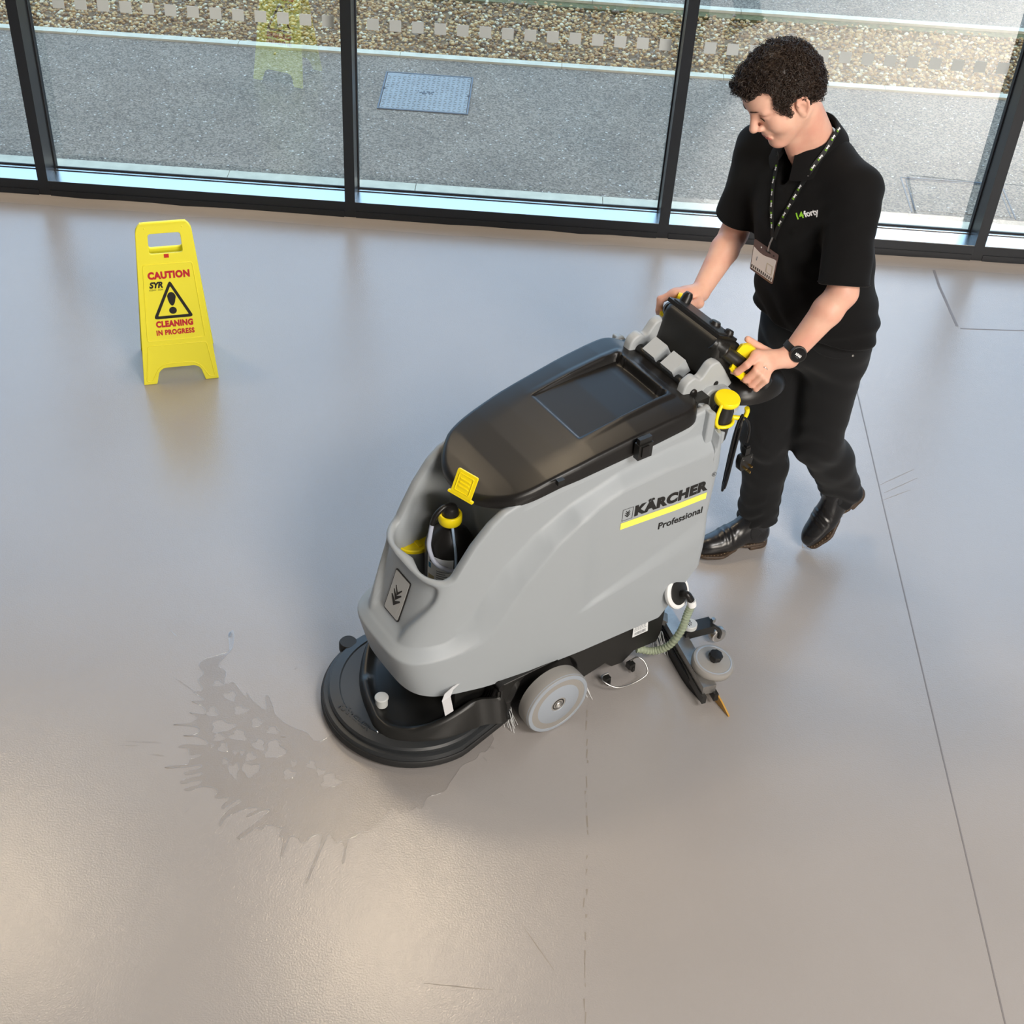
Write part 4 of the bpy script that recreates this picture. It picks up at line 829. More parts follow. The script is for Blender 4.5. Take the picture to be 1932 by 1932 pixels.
# ------------------------------------------------------------------ detergent bottle standing in the front tray (a thing of its own)
BX, BY = .118, -.018
BO = tag(empty('detergent_bottle', tuple(mw(BX, BY, .462)), MA), 'black detergent bottle with white label in the scrubber front tray', 'bottle')
BO.scale = (1.1, 1.1, 1.1)
def bl(name, prof, m, parent, n=40, wob=None): return latheobj(name, prof, (0, 0, 0), (0, 0, 1), m, parent, n, 35, wob)
bl('bottle_body', [(.001, 0), (.056, 0), (.064, .006), (.066, .014), (.066, .140), (.063, .156), (.053, .176), (.038, .191), (.024, .203), (.0215, .206), (.0215, .232), (.001, .232)], 'black_gloss', BO)
bl('cap_collar', [(.0225, .222), (.030, .222), (.0315, .226), (.0315, .246), (.029, .250), (.0245, .250), (.0235, .244)], 'yellow_plastic', BO)
bl('spout', [(.001, .232), (.0215, .232), (.0215, .262), (.017, .272), (.008, .277), (.001, .278)], 'black_plastic', BO)
def lab(nm, a0, a1, z0, z1, r, m, par):
    bm = bmesh.new(); rr = []
    for k in range(13):
        a = math.radians(a0+(a1-a0)*k/12); rr.append([(q*math.cos(a), q*math.sin(a), z) for q, z in ((r, z0), (r, z1), (r-.0008, z1), (r-.0008, z0))])
    rings_mesh(bm, rr); return bmobj(nm, bm, m, par, ang=60)
A0 = math.degrees(math.atan2(-1.0, -.75)) - 8          # label faces the nose / viewer
LB = lab('label', A0-46, A0+22, .028, .140, .0668, 'sticker_white', BO)
lab('label_picture', A0-42, A0-34, .094, .112, .0672, 'label_blue', LB); lab('label_picture', A0-42, A0-24, .030, .070, .0672, 'label_tan', LB); lab('label_heading', A0-38, A0-10, .117, .122, .0672, 'print_black', LB)
for k in range(7): lab('label_text', A0-18, A0+14-(k % 3)*5, .045+k*.008, .048+k*.008, .0672, 'print_grey', LB)
bm = bmesh.new(); aa = math.radians(A0+27); tube(bm, [(.0235*math.cos(aa), .0235*math.sin(aa), .222), (.042*math.cos(aa), .042*math.sin(aa), .192), (.059*math.cos(aa), .059*math.sin(aa), .172), (.0675*math.cos(aa), .0675*math.sin(aa), .145), (.0680*math.cos(aa), .0680*math.sin(aa), .10), (.0680*math.cos(aa), .0680*math.sin(aa), .01)], .0038, 8, 5); bmobj('level_strip', bm, 'level_blue', BO, ang=60)
bm = bmesh.new(); ac = math.radians(A0-45)
q = [(0, 0, .272), (.020*math.cos(ac), .02*math.sin(ac), .279), (.045*math.cos(ac), .045*math.sin(ac), .262), (.056*math.cos(ac), .056*math.sin(ac), .235)]
tube(bm, q, .0075, 10, 6); bmobj('spout_arm', bm, 'black_gloss', BO, ang=60)
bm = bmesh.new(); w2 = lambda r_, a, z: (r_*math.cos(math.radians(a)), r_*math.sin(math.radians(a)), z)
tube(bm, [(.056*math.cos(ac), .056*math.sin(ac), .238), w2(.062, A0-44, .205), w2(.070, A0-38, .165), w2(.076, A0-15, .130), w2(.078, A0+20, .112), w2(.078, A0+60, .106), w2(.078, A0+85, .100)], .0062, 10, 7); bmobj('suction_tube', bm, 'tube_clear', BO, ang=60)
# ------------------------------------------------------------------ the man.  Positions use the same (u, v, z) axes as the scrubber
def skin_material():
    m = mat('skin', (.60, .30, .20), .46, spec=.4, sss=.12); t = m.node_tree; b = t.nodes['Principled BSDF']; tc = nd(t, 'ShaderNodeTexCoord')
    n = nd(t, 'ShaderNodeTexNoise'); n.inputs['Scale'].default_value = 16; n.inputs['Detail'].default_value = 6; t.links.new(tc.outputs['Object'], n.inputs['Vector'])
    cr = nd(t, 'ShaderNodeValToRGB'); e = cr.color_ramp.elements; e[0].position = .35; e[1].position = .68; e[0].color = (.74, .44, .325, 1); e[1].color = (.68, .345, .255, 1)
    t.links.new(n.outputs[0], cr.inputs[0]); t.links.new(cr.outputs[0], b.inputs['Base Color'])
    n2 = nd(t, 'ShaderNodeTexNoise'); n2.inputs['Scale'].default_value = 500; t.links.new(tc.outputs['Object'], n2.inputs['Vector'])
    bp = nd(t, 'ShaderNodeBump'); bp.inputs['Strength'].default_value = .08; bp.inputs['Distance'].default_value = .001; t.links.new(n2.outputs[0], bp.inputs['Height']); t.links.new(bp.outputs[0], b.inputs['Normal'])
skin_material()
mat('lips', (.50, .16, .13), .45, sss=.1); mat('eye_white', (.75, .72, .70), .2); mat('eye_dark', (.03, .02, .015), .1); mat('nail', (.70, .42, .34), .3)
mat('hair', (.030, .018, .012), .40, spec=.5); mat('brow_hair', (.06, .03, .02), .6)
mat('shirt_black', (.0052, .0050, .0052), .92, spec=.18, sheen=.05, bump=.15, bscale=900, bdist=.0006)
mat('trouser_black', (.0085, .0085, .009), .9, spec=.2, sheen=.08, bump=.15, bscale=700, bdist=.0006)
mat('boot_leather', (.010, .0095, .010), .27, spec=.6, bump=.12, bscale=60, bdist=.003); mat('boot_elastic', (.010, .010, .011), .8); mat('sole_brown', (.055, .035, .022), .55, var=.3, vscale=60); mat('stitch', (.35, .25, .14), .7)
mat('belt_leather', (.045, .014, .010), .4); mat('undershirt', (.55, .54, .53), .8)
mat('logo_white', (.82, .82, .82), .7); mat('logo_green', (.24, .52, .03), .7); mat('lanyard_black', (.010, .010, .010), .7)
mat('badge_paper', (.72, .64, .60), .45); mat('badge_plastic', (.13, .075, .065), .18, coat=.5); mat('watch_glass', (.006, .006, .007), .08, spec=.7)
def nrm(a): a = np.array(a, float); return a/np.linalg.norm(a)
# ---- implicit surfaces, meshed with surface nets block by block
def s_cap(a, b, ra, rb):
    a = np.array(a, float); b = np.array(b, float); ba = b-a; L2 = ba@ba
    def f(P):
        pa = P-a; h = np.clip((pa@ba)/L2, 0, 1); return np.sqrt(((pa-h[:, None]*ba)**2).sum(1))-(ra+(rb-ra)*h)
    return f
def s_ell(c, r, R=None):
    c = np.array(c, float); r = np.array(r, float)
    def f(P):
        q = P-c
        if R is not None: q = q@R
        k0 = np.sqrt(((q/r)**2).sum(1)); k1 = np.sqrt(((q/(r*r))**2).sum(1)); return np.where(k1 > 1e-9, k0*(k0-1)/np.maximum(k1, 1e-9), -r.min())
    return f
def smin(a, b, k): h = np.maximum(k-np.abs(a-b), 0)/k; return np.minimum(a, b)-h*h*k*.25
def smax(a, b, k): return -smin(-a, -b, k)
class Sdf:
    def __init__(s): s.ops = []
    def add(s, f, k=.01): s.ops.append(('+', f, k)); return s
    def sub(s, f, k=.006): s.ops.append(('-', f, k)); return s
    def cut(s, o, n, k=.002): o = np.array(o, float); n = nrm(n); s.ops.append(('-', lambda P: -((P-o)@n), k)); return s   # removes the side n points to
    def local(s, c, R):      # only the pieces that matter inside a ball
        P = np.array([c]); v = [(op, f, k, float(f(P)[0])) for op, f, k in s.ops]
        m_ = min(e for op, f, k, e in v if op == '+'); o = Sdf(); first = True
        for op, f, k, e in v:
            if op == '+' and e-R*1.3 < m_+R*1.3+k: o.ops.append((op, f, k))
            elif op == '-' and e < R*2.2+k+.01: o.ops.append((op, f, k))
        if o.ops and o.ops[0][0] == '-': o.ops.sort(key=lambda q: 0)
        return o
    def __call__(s, P):
        d = None
        for op, f, k in s.ops:
            e = f(P)
            if op == '+': d = e if d is None else smin(d, e, k)
            else: d = smax(d, -e, k) if d is not None else None
        return d
def surface_nets(f, lo, hi, h, B=14):
    lo = np.array(lo, float); hi = np.array(hi, float); N = np.ceil((hi-lo)/h).astype(int)+1; nb = -(-N//B)
    bi = np.stack(np.meshgrid(*[np.arange(n) for n in nb], indexing='ij'), -1).reshape(-1, 3)
    cen = lo+(bi*B+B/2)*h; d = f(cen); act = bi[np.abs(d) < h*(B/2+2)*1.9]
    g = np.arange(-1, B+1); G = np.stack(np.meshgrid(g, g, g, indexing='ij'), -1); K = np.int64(4096)
    keys = []; verts = []; quads = []
    corners = np.array([[i, j, k] for i in (0, 1) for j in (0, 1) for k in (0, 1)])
    for b in act:
        base = b*B; gi = G+base; fl = f.local(lo+(base+B/2)*h, h*(B/2+1)*1.74); val = fl((lo+gi.reshape(-1, 3)*h)).reshape(G.shape[:3]); sg = val < 0
        if sg.all() or not sg.any(): continue
        n = B+2
        # owned cells: local index 0..B-1 -> need points up to B ; cell index i spans i..i+1 ; points array index = i+1
        # cells from -1..B-1 (array 0..B) needed for quads
        cs = np.stack([sg[1+c[0]-1:1+c[0]-1+B+1, c[1]:c[1]+B+1, c[2]:c[2]+B+1] for c in corners]); anyc = cs.any(0) & ~cs.all(0)
        own = anyc.copy(); own[0, :, :] = False; own[:, 0, :] = False; own[:, :, 0] = False
        ci = np.argwhere(own)
        if len(ci):
            acc = np.zeros((len(ci), 3)); cnt = np.zeros(len(ci))
            for a_ in range(8):
                for ax in range(3):
                    if corners[a_][ax]: continue
                    p = ci+corners[a_]; q = p.copy(); q[:, ax] += 1
                    va = val[p[:, 0], p[:, 1], p[:, 2]]; vb = val[q[:, 0], q[:, 1], q[:, 2]]; cr = (va < 0) != (vb < 0)
                    t = np.where(cr, va/np.where(np.abs(va-vb) < 1e-12, 1, va-vb), 0); w_ = p.astype(float); w_[:, ax] += t
                    acc += w_*cr[:, None]; cnt += cr
            v = acc/cnt[:, None]; gc = ci-1+base; verts.append(lo+(v-1+base)*h); gk = gc+2; keys.append((gk[:, 0]*K+gk[:, 1])*K+gk[:, 2])
        for ax in range(3):
            sl0 = [slice(1, B+1)]*3; sl1 = list(sl0); sl1[ax] = slice(2, B+2); A = sg[tuple(sl0)]; Bv = sg[tuple(sl1)]; ed = np.argwhere(A != Bv)
            if not len(ed): continue
            flip = A[ed[:, 0], ed[:, 1], ed[:, 2]]; gp = ed+base+2; o1, o2 = [(1, 2), (2, 0), (0, 1)][ax]
            def kk(d1, d2):
                q = gp.copy(); q[:, o1] -= d1; q[:, o2] -= d2; return (q[:, 0]*K+q[:, 1])*K+q[:, 2]
            Q = np.stack([kk(0, 0), kk(1, 0), kk(1, 1), kk(0, 1)], 1); Q[~flip] = Q[~flip][:, ::-1]; quads.append(Q)
    keys = np.concatenate(keys); verts = np.vstack(verts); quads = np.vstack(quads)
    o = np.argsort(keys); keys = keys[o]; verts = verts[o]; ix = np.searchsorted(keys, quads); ix = np.clip(ix, 0, len(keys)-1); ok = (keys[ix] == quads).all(1)
    return verts, ix[ok]
PU, PV = 1.45, 0.02
PE = tag(empty('person', tuple(mw(PU, PV, 0)), MA), 'man in black polo shirt, trousers and boots pushing the floor scrubber', 'person')
def Lp(p): return (p[0]-PU, -(p[1]-PV), p[2])
def sdf_obj(name, f, lo, hi, h, m, parent, smooth_it=1, disp=None):
    V, Q = surface_nets(f, lo, hi, h)
    if disp is not None: V = V+disp(V)
    W_ = np.stack([V[:, 0]-PU, -(V[:, 1]-PV), V[:, 2]], 1)
    me = bpy.data.meshes.new(name); me.from_pydata(W_.tolist(), [], Q[:, ::-1].tolist()); me.update()
    if smooth_it:
        bm = bmesh.new(); bm.from_mesh(me)
        for _ in range(smooth_it): bmesh.ops.smooth_vert(bm, verts=bm.verts, factor=.5, use_axis_x=True, use_axis_y=True, use_axis_z=True)
        bmesh.ops.recalc_face_normals(bm, faces=bm.faces); bm.to_mesh(me); bm.free()
    return link(name, me, m, parent), V
# ---- joints
SHL, ELL_, WRL = np.array([1.398, .112, 1.478]), np.array([1.312, .222, 1.238]), np.array([1.168, .196, 1.040])
SHR, ELR, WRR = np.array([1.368, -.258, 1.455]), np.array([1.362, -.300, 1.150]), np.array([1.165, -.212, 1.040])
HC = np.array([1.216, -.070, 1.750]); HS = 1.01; HY, HP, HR = math.radians(-10), math.radians(36.6), math.radians(5.6)
Bm = np.array([[-1, 0, 0], [0, 1, 0], [0, 0, 1.]]).T
cy_, sy_, cp_, sp_, cr_, sr_ = math.cos(HY), math.sin(HY), math.cos(HP), math.sin(HP), math.cos(HR), math.sin(HR)
HM = Bm@np.array([[cy_, -sy_, 0], [sy_, cy_, 0], [0, 0, 1]])@np.array([[cp_, 0, sp_], [0, 1, 0], [-sp_, 0, cp_]])@np.array([[1, 0, 0], [0, cr_, -sr_], [0, sr_, cr_]])
def hp3(l): return HC+HM@(np.array(l, float)*HS)
def h_ell(c, r, R=None): return s_ell(hp3(c), np.array(r)*HS, HM if R is None else HM@R)
def h_cap(a, b, ra, rb): return s_cap(hp3(a), hp3(b), ra*HS, rb*HS)
def roty(a): c, s = math.cos(a), math.sin(a); return np.array([[c, 0, s], [0, 1, 0], [-s, 0, c]])
def rotz(a): c, s = math.cos(a), math.sin(a); return np.array([[c, -s, 0], [s, c, 0], [0, 0, 1.]])
NECK = np.array([1.385, -.072, 1.560])
head = Sdf()
head.add(h_ell((-.014, 0, .036), (.098, .077, .090))).add(h_ell((.030, 0, -.030), (.060, .058, .082)), .03).add(h_ell((.050, 0, .045), (.048, .056, .045)), .03)
for s_ in (-1, 1):
    head.add(h_cap((-.004, s_*.054, -.050), (.066, s_*.014, -.104), .021, .019), .03).add(h_ell((.050, s_*.038, -.030), (.032, .026, .034)), .02).add(h_cap((.072, s_*.012, .036), (.074, s_*.046, .030), .0125, .010), .012)
head.add(h_ell((.074, 0, -.106), (.021, .024, .018)), .016)
for s_ in (-1, 1): head.sub(h_ell((.094, s_*.031, .012), (.016, .017, .011)), .012)
for s_ in (-1, 1): head.add(h_ell((.0715, s_*.031, .008), (.0145, .0165, .0125)), .004)
head.add(h_cap((.086, 0, .022), (.112, 0, -.022), .0088, .0115), .012).add(h_ell((.113, 0, -.026), (.0125, .0125, .011)), .006)
for s_ in (-1, 1): head.add(h_ell((.098, s_*.0135, -.031), (.0115, .0075, .0085)), .006)
head.add(h_ell((.086, 0, -.052), (.014, .026, .016)), .012)
head.add(h_ell((.0915, 0, -.0655), (.0095, .021, .0055)), .006).add(h_ell((.0885, 0, -.0785), (.0100, .0175, .0062)), .005).sub(h_cap((.1035, -.020, -.0722), (.1035, .020, -.0722), .0018, .0018), .004)
for s_ in (-1, 1):
    Re = rotz(-s_*.38)@roty(-.18)
    ec_ = np.array([-.013, s_*.081, -.012])
    head.add(h_ell(ec_, (.0185, .0055, .031), Re), .005).add(h_ell((-.007, s_*.078, -.038), (.010, .006, .012), Re), .006)
    hx = [ec_+Re@np.array([a_, s_*.0045, b_]) for a_, b_ in ((.008, .002), (.012, .014), (.008, .026), (-.004, .031), (-.015, .024), (-.0185, .010), (-.0165, -.006), (-.009, -.020))]
    for a_, b_ in zip(hx[:-1], hx[1:]): head.add(h_cap(a_, b_, .0036, .0036), .003)
    head.sub(h_ell(ec_+Re@np.array([.000, s_*.0075, -.004]), (.0095, .0065, .013), Re), .004)
head.add(s_cap(hp3((-.026, 0, -.045)), NECK, .062, .068), .025).add(s_cap(hp3((.035, 0, -.10)), NECK+np.array([-.050, 0, -.02]), .024, .03), .03)
body = head
# shoulders and chest under the shirt keep the figure one piece
body.add(s_cap(SHL, SHR, .050, .050), .03).add(s_ell((1.42, -.06, 1.34), (.10, .15, .16)), .04)
for S, E, W_ in ((SHL, ELL_, WRL), (SHR, ELR, WRR)):
    body.add(s_cap(S, E, .050, .044), .02); mid_ = E+(W_-E)*.28
    body.add(s_cap(E, mid_, .043, .045), .015).add(s_cap(mid_, W_, .045, .030), .012)
# ---- hands
HANDS = {}
def make_hand(sgn, WR, tc, eb_hint, ec_hint, curl, spread, thumb):
    g0, gd = GRIP[sgn]; gd = nrm(gd); c = g0+gd*tc
    eb = np.array(eb_hint, float); eb -= gd*(eb@gd); eb = nrm(eb); ec = np.array(ec_hint, float); ec -= gd*(ec@gd); ec -= eb*(ec@eb); ec = nrm(ec)
    def P(t, a, r): return c+gd*t+(eb*math.cos(math.radians(a))+ec*math.sin(math.radians(a)))*r
    F = []
    for i, (t, da) in enumerate(((-.029, -6), (-.0085, 0), (.0115, 0), (.030, 4))):
        k = (1.0, 1.06, 1.0, .84)[i]; a = curl[i]; rad = (.0112, .0115, .0110, .0098)[i]
        J = [P(t*.92, a[0], .050*(.9+.1*k)), P(t+spread[i], a[1], .047*(.92+.08*k)), P(t+spread[i]*1.3, a[2], .038), P(t+spread[i]*1.5, a[3], .0315)]
        body.add(s_cap(J[0], J[1], rad*1.12, rad), .008).add(s_cap(J[1], J[2], rad, rad*.92), .004).add(s_cap(J[2], J[3], rad*.92, rad*.80), .004); F.append(J)
    pm = (F[0][0]+F[3][0])/2
    for J in F: body.add(s_cap(WR+(J[0]-pm)*.42, J[0], .0180, .0142), .016)
    body.add(s_cap(WR, WR*.45+pm*.55, .026, .022), .012)
    T = [np.array(q, float) for q in thumb]
    body.add(s_cap(WR*.75+T[0]*.25, T[0], .018, .0165), .014).add(s_cap(T[0], T[1], .0155, .0128), .008).add(s_cap(T[1], T[2], .0128, .0102), .004)
    HANDS[sgn] = (F, T, P, gd, eb, ec)
camd = np.array([-.61, .55, .57])
make_hand(1, WRL, .122, (1, 0, .12), camd, [(48, 108, 160, 205), (44, 104, 165, 215), (44, 106, 168, 220), (46, 110, 172, 222)], (-.012, 0, .002, .004), [mpx((1462, 672), .170), mpx((1432, 655), .150), mpx((1411, 640), .135)])
make_hand(-1, WRR, .105, (1, 0, .25), (-.2, 0, 1), [(50, 105, 150, 190), (46, 104, 155, 200), (46, 106, 160, 205), (48, 108, 165, 210)], (-.004, 0, .002, .004), [mpx((1318, 572), -.165), mpx((1306, 574), -.150), mpx((1296, 572), -.140)])
lo = np.array([.93, -.42, .94]); hi = np.array([1.60, .32, 1.93])
BODY, BV = sdf_obj('body', body, lo, hi, .0027, 'skin', PE, 1)
BODY.data.materials.append(MATS['lips'])
q = (BV-HC)@HM/HS; lipm = ((((q-np.array([.0935, 0, -.0655]))/np.array([.013, .021, .0058]))**2).sum(1) < 1) | ((((q-np.array([.0905, 0, -.0785]))/np.array([.013, .018, .0065]))**2).sum(1) < 1)
mi = np.array([1 if lipm[list(p.vertices)].all() else 0 for p in BODY.data.polygons], dtype=np.int32); BODY.data.polygons.foreach_set('material_index', mi)
# nails
for sgn in (1, -1):
    F, T, Pf, gd, eb, ec = HANDS[sgn]
    for J in F:
        o_ = nrm(J[3]-(J[3]+J[2])/2); cax = J[3]-( g0 if False else Pf(0, 0, 0)); nn = cax-gd*(cax@gd); nn = nrm(nn)
        me = bpy.data.meshes.new('nail'); V, Q = IV, IF; x = nrm(J[3]-J[2]); y = nrm(np.cross(nn, x)); W_ = [Lp(J[3]+nn*.0078+x*.001+x*a[0]*.0052+y*a[1]*.0045+nn*a[2]*.0014) for a in IV]
        me.from_pydata([tuple(a) for a in W_], [], [tuple(int(k) for k in f) for f in IF]); link('nail', me, 'nail', PE)
# eyes (lids nearly closed), brows
for s_ in (-1, 1):
    bm = bmesh.new(); cvs = [hp3((.0862, s_*.031+dy, .0035-abs(dy)*.12)) for dy in np.linspace(-.012, .012, 7)]
    tube(bm, [Lp(p) for p in cvs], lambda t: .0010+.0007*math.sin(t*math.pi), 6, 3); bmobj('eyelash', bm, 'eye_dark', PE, 60)
    bm = bmesh.new(); tube(bm, [Lp(hp3((.0995-.013*abs(k-.1)-.018*max(0, k-.5), s_*(.012+.038*k), .0340+.007*math.sin(k*2.2)-.004*k))) for k in np.linspace(0, 1, 7)], lambda t: .0040*(1-.5*t), 6, 3, squash=.6); bmobj('eyebrow', bm, 'brow_hair', PE, 60)
# ---- hair
def hair_ok(q):
    x, y, z = q
    if x > .062: return z > .078
    if x > .035: return z > .078-(.062-x)*1.1
    if x > .012: return z > .048-(.035-x)*2.6
    if x > -.018: return z > -.012+abs(x+.003)*.2 and not (abs(y) > .05 and x < .004 and z < .020)
    if x > -.040: return z > .012-(-.018-x)*1.6
    return z > -.046+(x+.040)*.15
cap = Sdf(); cap.add(h_ell((-.016, 0, .044), (.108, .090, .098))).add(h_ell((.045, 0, .088), (.056, .066, .036)), .03).add(h_ell((-.070, 0, .0), (.048, .070, .055)), .03)
cap.sub(h_ell((.108, 0, .000), (.080, .12, .092)), .012)
for s_ in (-1, 1): cap.sub(h_ell((.070, s_*.066, .070), (.034, .030, .034)), .01)
cap.cut(hp3((0, 0, -.040)), HM@np.array([.25, 0, -1.]), .01).sub(h_ell((-.004, .09, -.012), (.026, .035, .042)), .01).sub(h_ell((-.004, -.09, -.012), (.026, .035, .042)), .01).sub(h_ell((.05, 0, -.05), (.075, .12, .062)), .01)
RN = np.random.RandomState(2)
def hair_disp(V):
    q = (V-HC)@HM; n = np.sin(q[:, 0]*310+2*np.sin(q[:, 1]*170))*np.sin(q[:, 1]*290+2*np.sin(q[:, 2]*190))*np.sin(q[:, 2]*330); d = V-HC; d /= np.linalg.norm(d, axis=1)[:, None]; return d*(n*.0035)[:, None]
HAIR, HV = sdf_obj('hair', cap, HC-.15, HC+.16, .003, 'hair', PE, 0, hair_disp)
# curls over the hair mass
bm = bmesh.new(); ns = len(HV); cnt = 0; rc_ = random.Random(11)
ctr = hp3((-.016, 0, .035)); hq = (HV-HC)@HM/HS
outer = np.linalg.norm((hq-np.array([-.014, 0, .036]))/np.array([.098, .077, .090]), axis=1) > 1.03
cand = HV[outer]
CVt = []; CVf = []
def curl(c, nn, R0, turns, rt, tilt):
    x, y, d = frame(nn); d = nrm(d+tilt*x*math.cos(rc_.uniform(0, 6.28))+tilt*y*math.sin(rc_.uniform(0, 6.28))); x, y, d = frame(d)
    n = int(9*turns); ph = rc_.uniform(0, 6.28); base = len(CVt); pts = []
    for k in range(n+1):
        a = ph+2*math.pi*turns*k/n; rr_ = R0*(1-.25*k/n); pts.append(c+x*rr_*math.cos(a)+y*rr_*math.sin(a)+d*(k/n-.3)*R0*1.1)
    for k in range(n+1):
        tg = nrm(pts[min(k+1, n)]-pts[max(k-1, 0)]); s1 = nrm(np.cross(tg, d)); s2 = np.cross(tg, s1)
        for j in range(3): CVt.append(Lp(pts[k]+rt*(s1*math.cos(2.094*j)+s2*math.sin(2.094*j))))
    for k in range(n):
        for j in range(3): CVf.append((base+k*3+j, base+k*3+(j+1) % 3, base+k*3+3+(j+1) % 3, base+k*3+3+j))
for k in range(2600):
    p = cand[rc_.randrange(len(cand))]; nn = nrm(p-ctr); curl(p+nn*rc_.uniform(-.001, .010), nrm(nn+np.array([rc_.uniform(-1, 1), rc_.uniform(-1, 1), rc_.uniform(-1, 1)])*.9), rc_.uniform(.0042, .0090), rc_.uniform(1.1, 1.9), rc_.uniform(.0006, .0011), .3)
def strand(loc, R0, n=1):
    for _ in range(n): p = hp3(np.array(loc)+np.array([rc_.uniform(-.006, .006) for _ in range(3)])); curl(p, HM@nrm((rc_.uniform(-.3, .5), 1, rc_.uniform(-.4, .4))), R0, rc_.uniform(1.0, 1.6), .0009, .2)
for y_ in np.linspace(-.05, .05, 16): strand((.078+.012*math.cos(y_*20), y_, .098), .0080, 4)      # fringe
for z_ in np.linspace(.05, -.018, 14): strand((.026+z_*.22, .0745, z_), .0060, 3)                       # sideburn
for z_ in np.linspace(.03, -.045, 10): strand((-.062-.03*rc_.random(), .062, z_), .0075, 3)
me = bpy.data.meshes.new('curls'); me.from_pydata(CVt, [], CVf); link('curls', me, 'hair', HAIR); tag(bpy.data.objects[HAIR.children[0].name], 'tight dark curls', kind='stuff')
# ---- polo shirt
sh = Sdf()
sh.add(s_ell((1.415, -.065, 1.355), (.142, .205, .185))).add(s_ell((1.455, -.025, 1.15), (.165, .198, .22)), .08).add(s_ell((1.480, .008, .985), (.178, .210, .15)), .08)
sh.add(s_cap(SHL+np.array([.0, -.01, .0]), SHR+np.array([0, .01, 0]), .078, .076), .06).add(s_cap(NECK+np.array([.02, .05, -.035]), NECK+np.array([.02, -.05, -.035]), .066, .066), .05).add(s_cap(NECK+np.array([.025, .05, -.03]), SHL+np.array([.01, -.02, .01]), .055, .070), .05).add(s_cap(NECK+np.array([.025, -.05, -.03]), SHR+np.array([.01, .02, .01]), .055, .068), .05)
def sleeve(S, E, k, r0, r1):
    d = nrm(E-S); end = S+(E-S)*k; f = Sdf(); f.add(s_cap(S, end+d*.06, r0, r1)); f.cut(end, d, .003); return f
SLL = sleeve(SHL, ELL_, .93, .073, .075); SLR = sleeve(SHR, ELR, .80, .072, .074)
sh.add(SLL, .035).add(SLR, .035)
sh.cut((1.47, 0, .968), (-.22, 0, -1), .006)
# neck opening
sh.sub(s_cap(NECK+np.array([-.03, 0, -.012]), NECK+np.array([-.13, 0, .25]), .061, .065), .01)
sh.sub(s_ell(NECK+np.array([-.085, 0, -.035]), (.035, .022, .075)), .01)
def folds(V):
    n = np.sin(V[:, 2]*46+V[:, 0]*30+6*np.sin(V[:, 1]*9))*.0022+np.sin(V[:, 1]*38-V[:, 2]*22+4*np.sin(V[:, 0]*11))*.0020
    # radiating creases from armpits and around the waist
    w_ = np.exp(-((V[:, 2]-.99)/.07)**2); n += w_*.0055*np.sin(V[:, 2]*85+5*np.sin(V[:, 1]*13)+V[:, 0]*12)
    d = np.linalg.norm(V-(SHL+np.array([-.02, -.05, -.12])), axis=1); n += .005*np.exp(-(d/.13)**2)*np.sin((V[:, 1]-V[:, 2]*.8)*95)
    c = np.array([1.44, -.03, 0]); g = V-c; g[:, 2] = 0; g /= np.maximum(np.linalg.norm(g, axis=1)[:, None], 1e-6); return g*n[:, None]
SHIRT, SV = sdf_obj('polo_shirt', sh, (1.15, -.42, .86), (1.70, .36, 1.64), .0048, 'shirt_black', PE, 2, folds)
# sleeve hems
for S, E, k, r1 in ((SHL, ELL_, .93, .0755), (SHR, ELR, .80, .0745)):
    d = nrm(E-S); bm = bmesh.new(); x, y, dd = frame(d); c = S+(E-S)*k-d*.006; tube(bm, [Lp(c+(x*math.cos(a)+y*math.sin(a))*(r1-.0005)) for a in np.linspace(0, 2*math.pi, 30, endpoint=False)], .0022, 6, 2, close=True)
    bmobj('sleeve_hem', bm, 'shirt_black', SHIRT, 60)
# collar
bm = bmesh.new(); ax = nrm(np.array([-.35, 0, 1.0])); fx = nrm(np.array([-1, 0, -.35])); fy = np.cross(ax, fx); rr = []
for k in range(41):
    a = math.radians(18+324*k/40); front = (math.cos(a)+1)/2; c = NECK+np.array([-.014, 0, .020])
    d = fx*math.cos(a)*1.06+fy*math.sin(a); up_ = .040-.022*front; rr.append([Lp(c+d*.071+ax*(up_-.004)), Lp(c+d*.075+ax*up_), Lp(c+d*.0785+ax*(up_-.003)), Lp(c+d*(.103+.020*front)+ax*(-.020-.034*front)), Lp(c+d*(.100+.020*front)+ax*(-.021-.034*front)), Lp(c+d*.078+ax*(-.010))])
rings_mesh(bm, rr); COLLAR = bmobj('collar', bm, 'shirt_black', SHIRT, 60)
# ---- trousers
HIL, KNL, ANL = np.array([1.505, .102, .90]), np.array([1.520, .098, .505]), np.array([1.722, .108, .185])
HIR, KNR, ANR = np.array([1.470, -.082, .90]), np.array([1.402, -.034, .490]), np.array([1.437, -.018, .105])
tr = Sdf(); tr.add(s_ell((1.487, .008, .935), (.155, .188, .145))).add(s_ell((1.535, .01, .88), (.11, .15, .11)), .05)
for Hh, K_, A_, e_ in ((HIL, KNL, ANL, .05), (HIR, KNR, ANR, .035)):
    leg = Sdf(); leg.add(s_cap(Hh, K_, .098, .079)); md = K_+(A_-K_)*.35; d = nrm(A_-K_); bk = np.array([.016, 0, .0])
    leg.add(s_cap(K_, md+bk, .078, .077), .03).add(s_cap(md+bk, A_+d*.05, .075, .070), .03); leg.cut(A_+d*(-.010), d, .004); tr.add(leg, .035)
tr.cut((1.48, 0, 1.02), (0, 0, 1), .004)
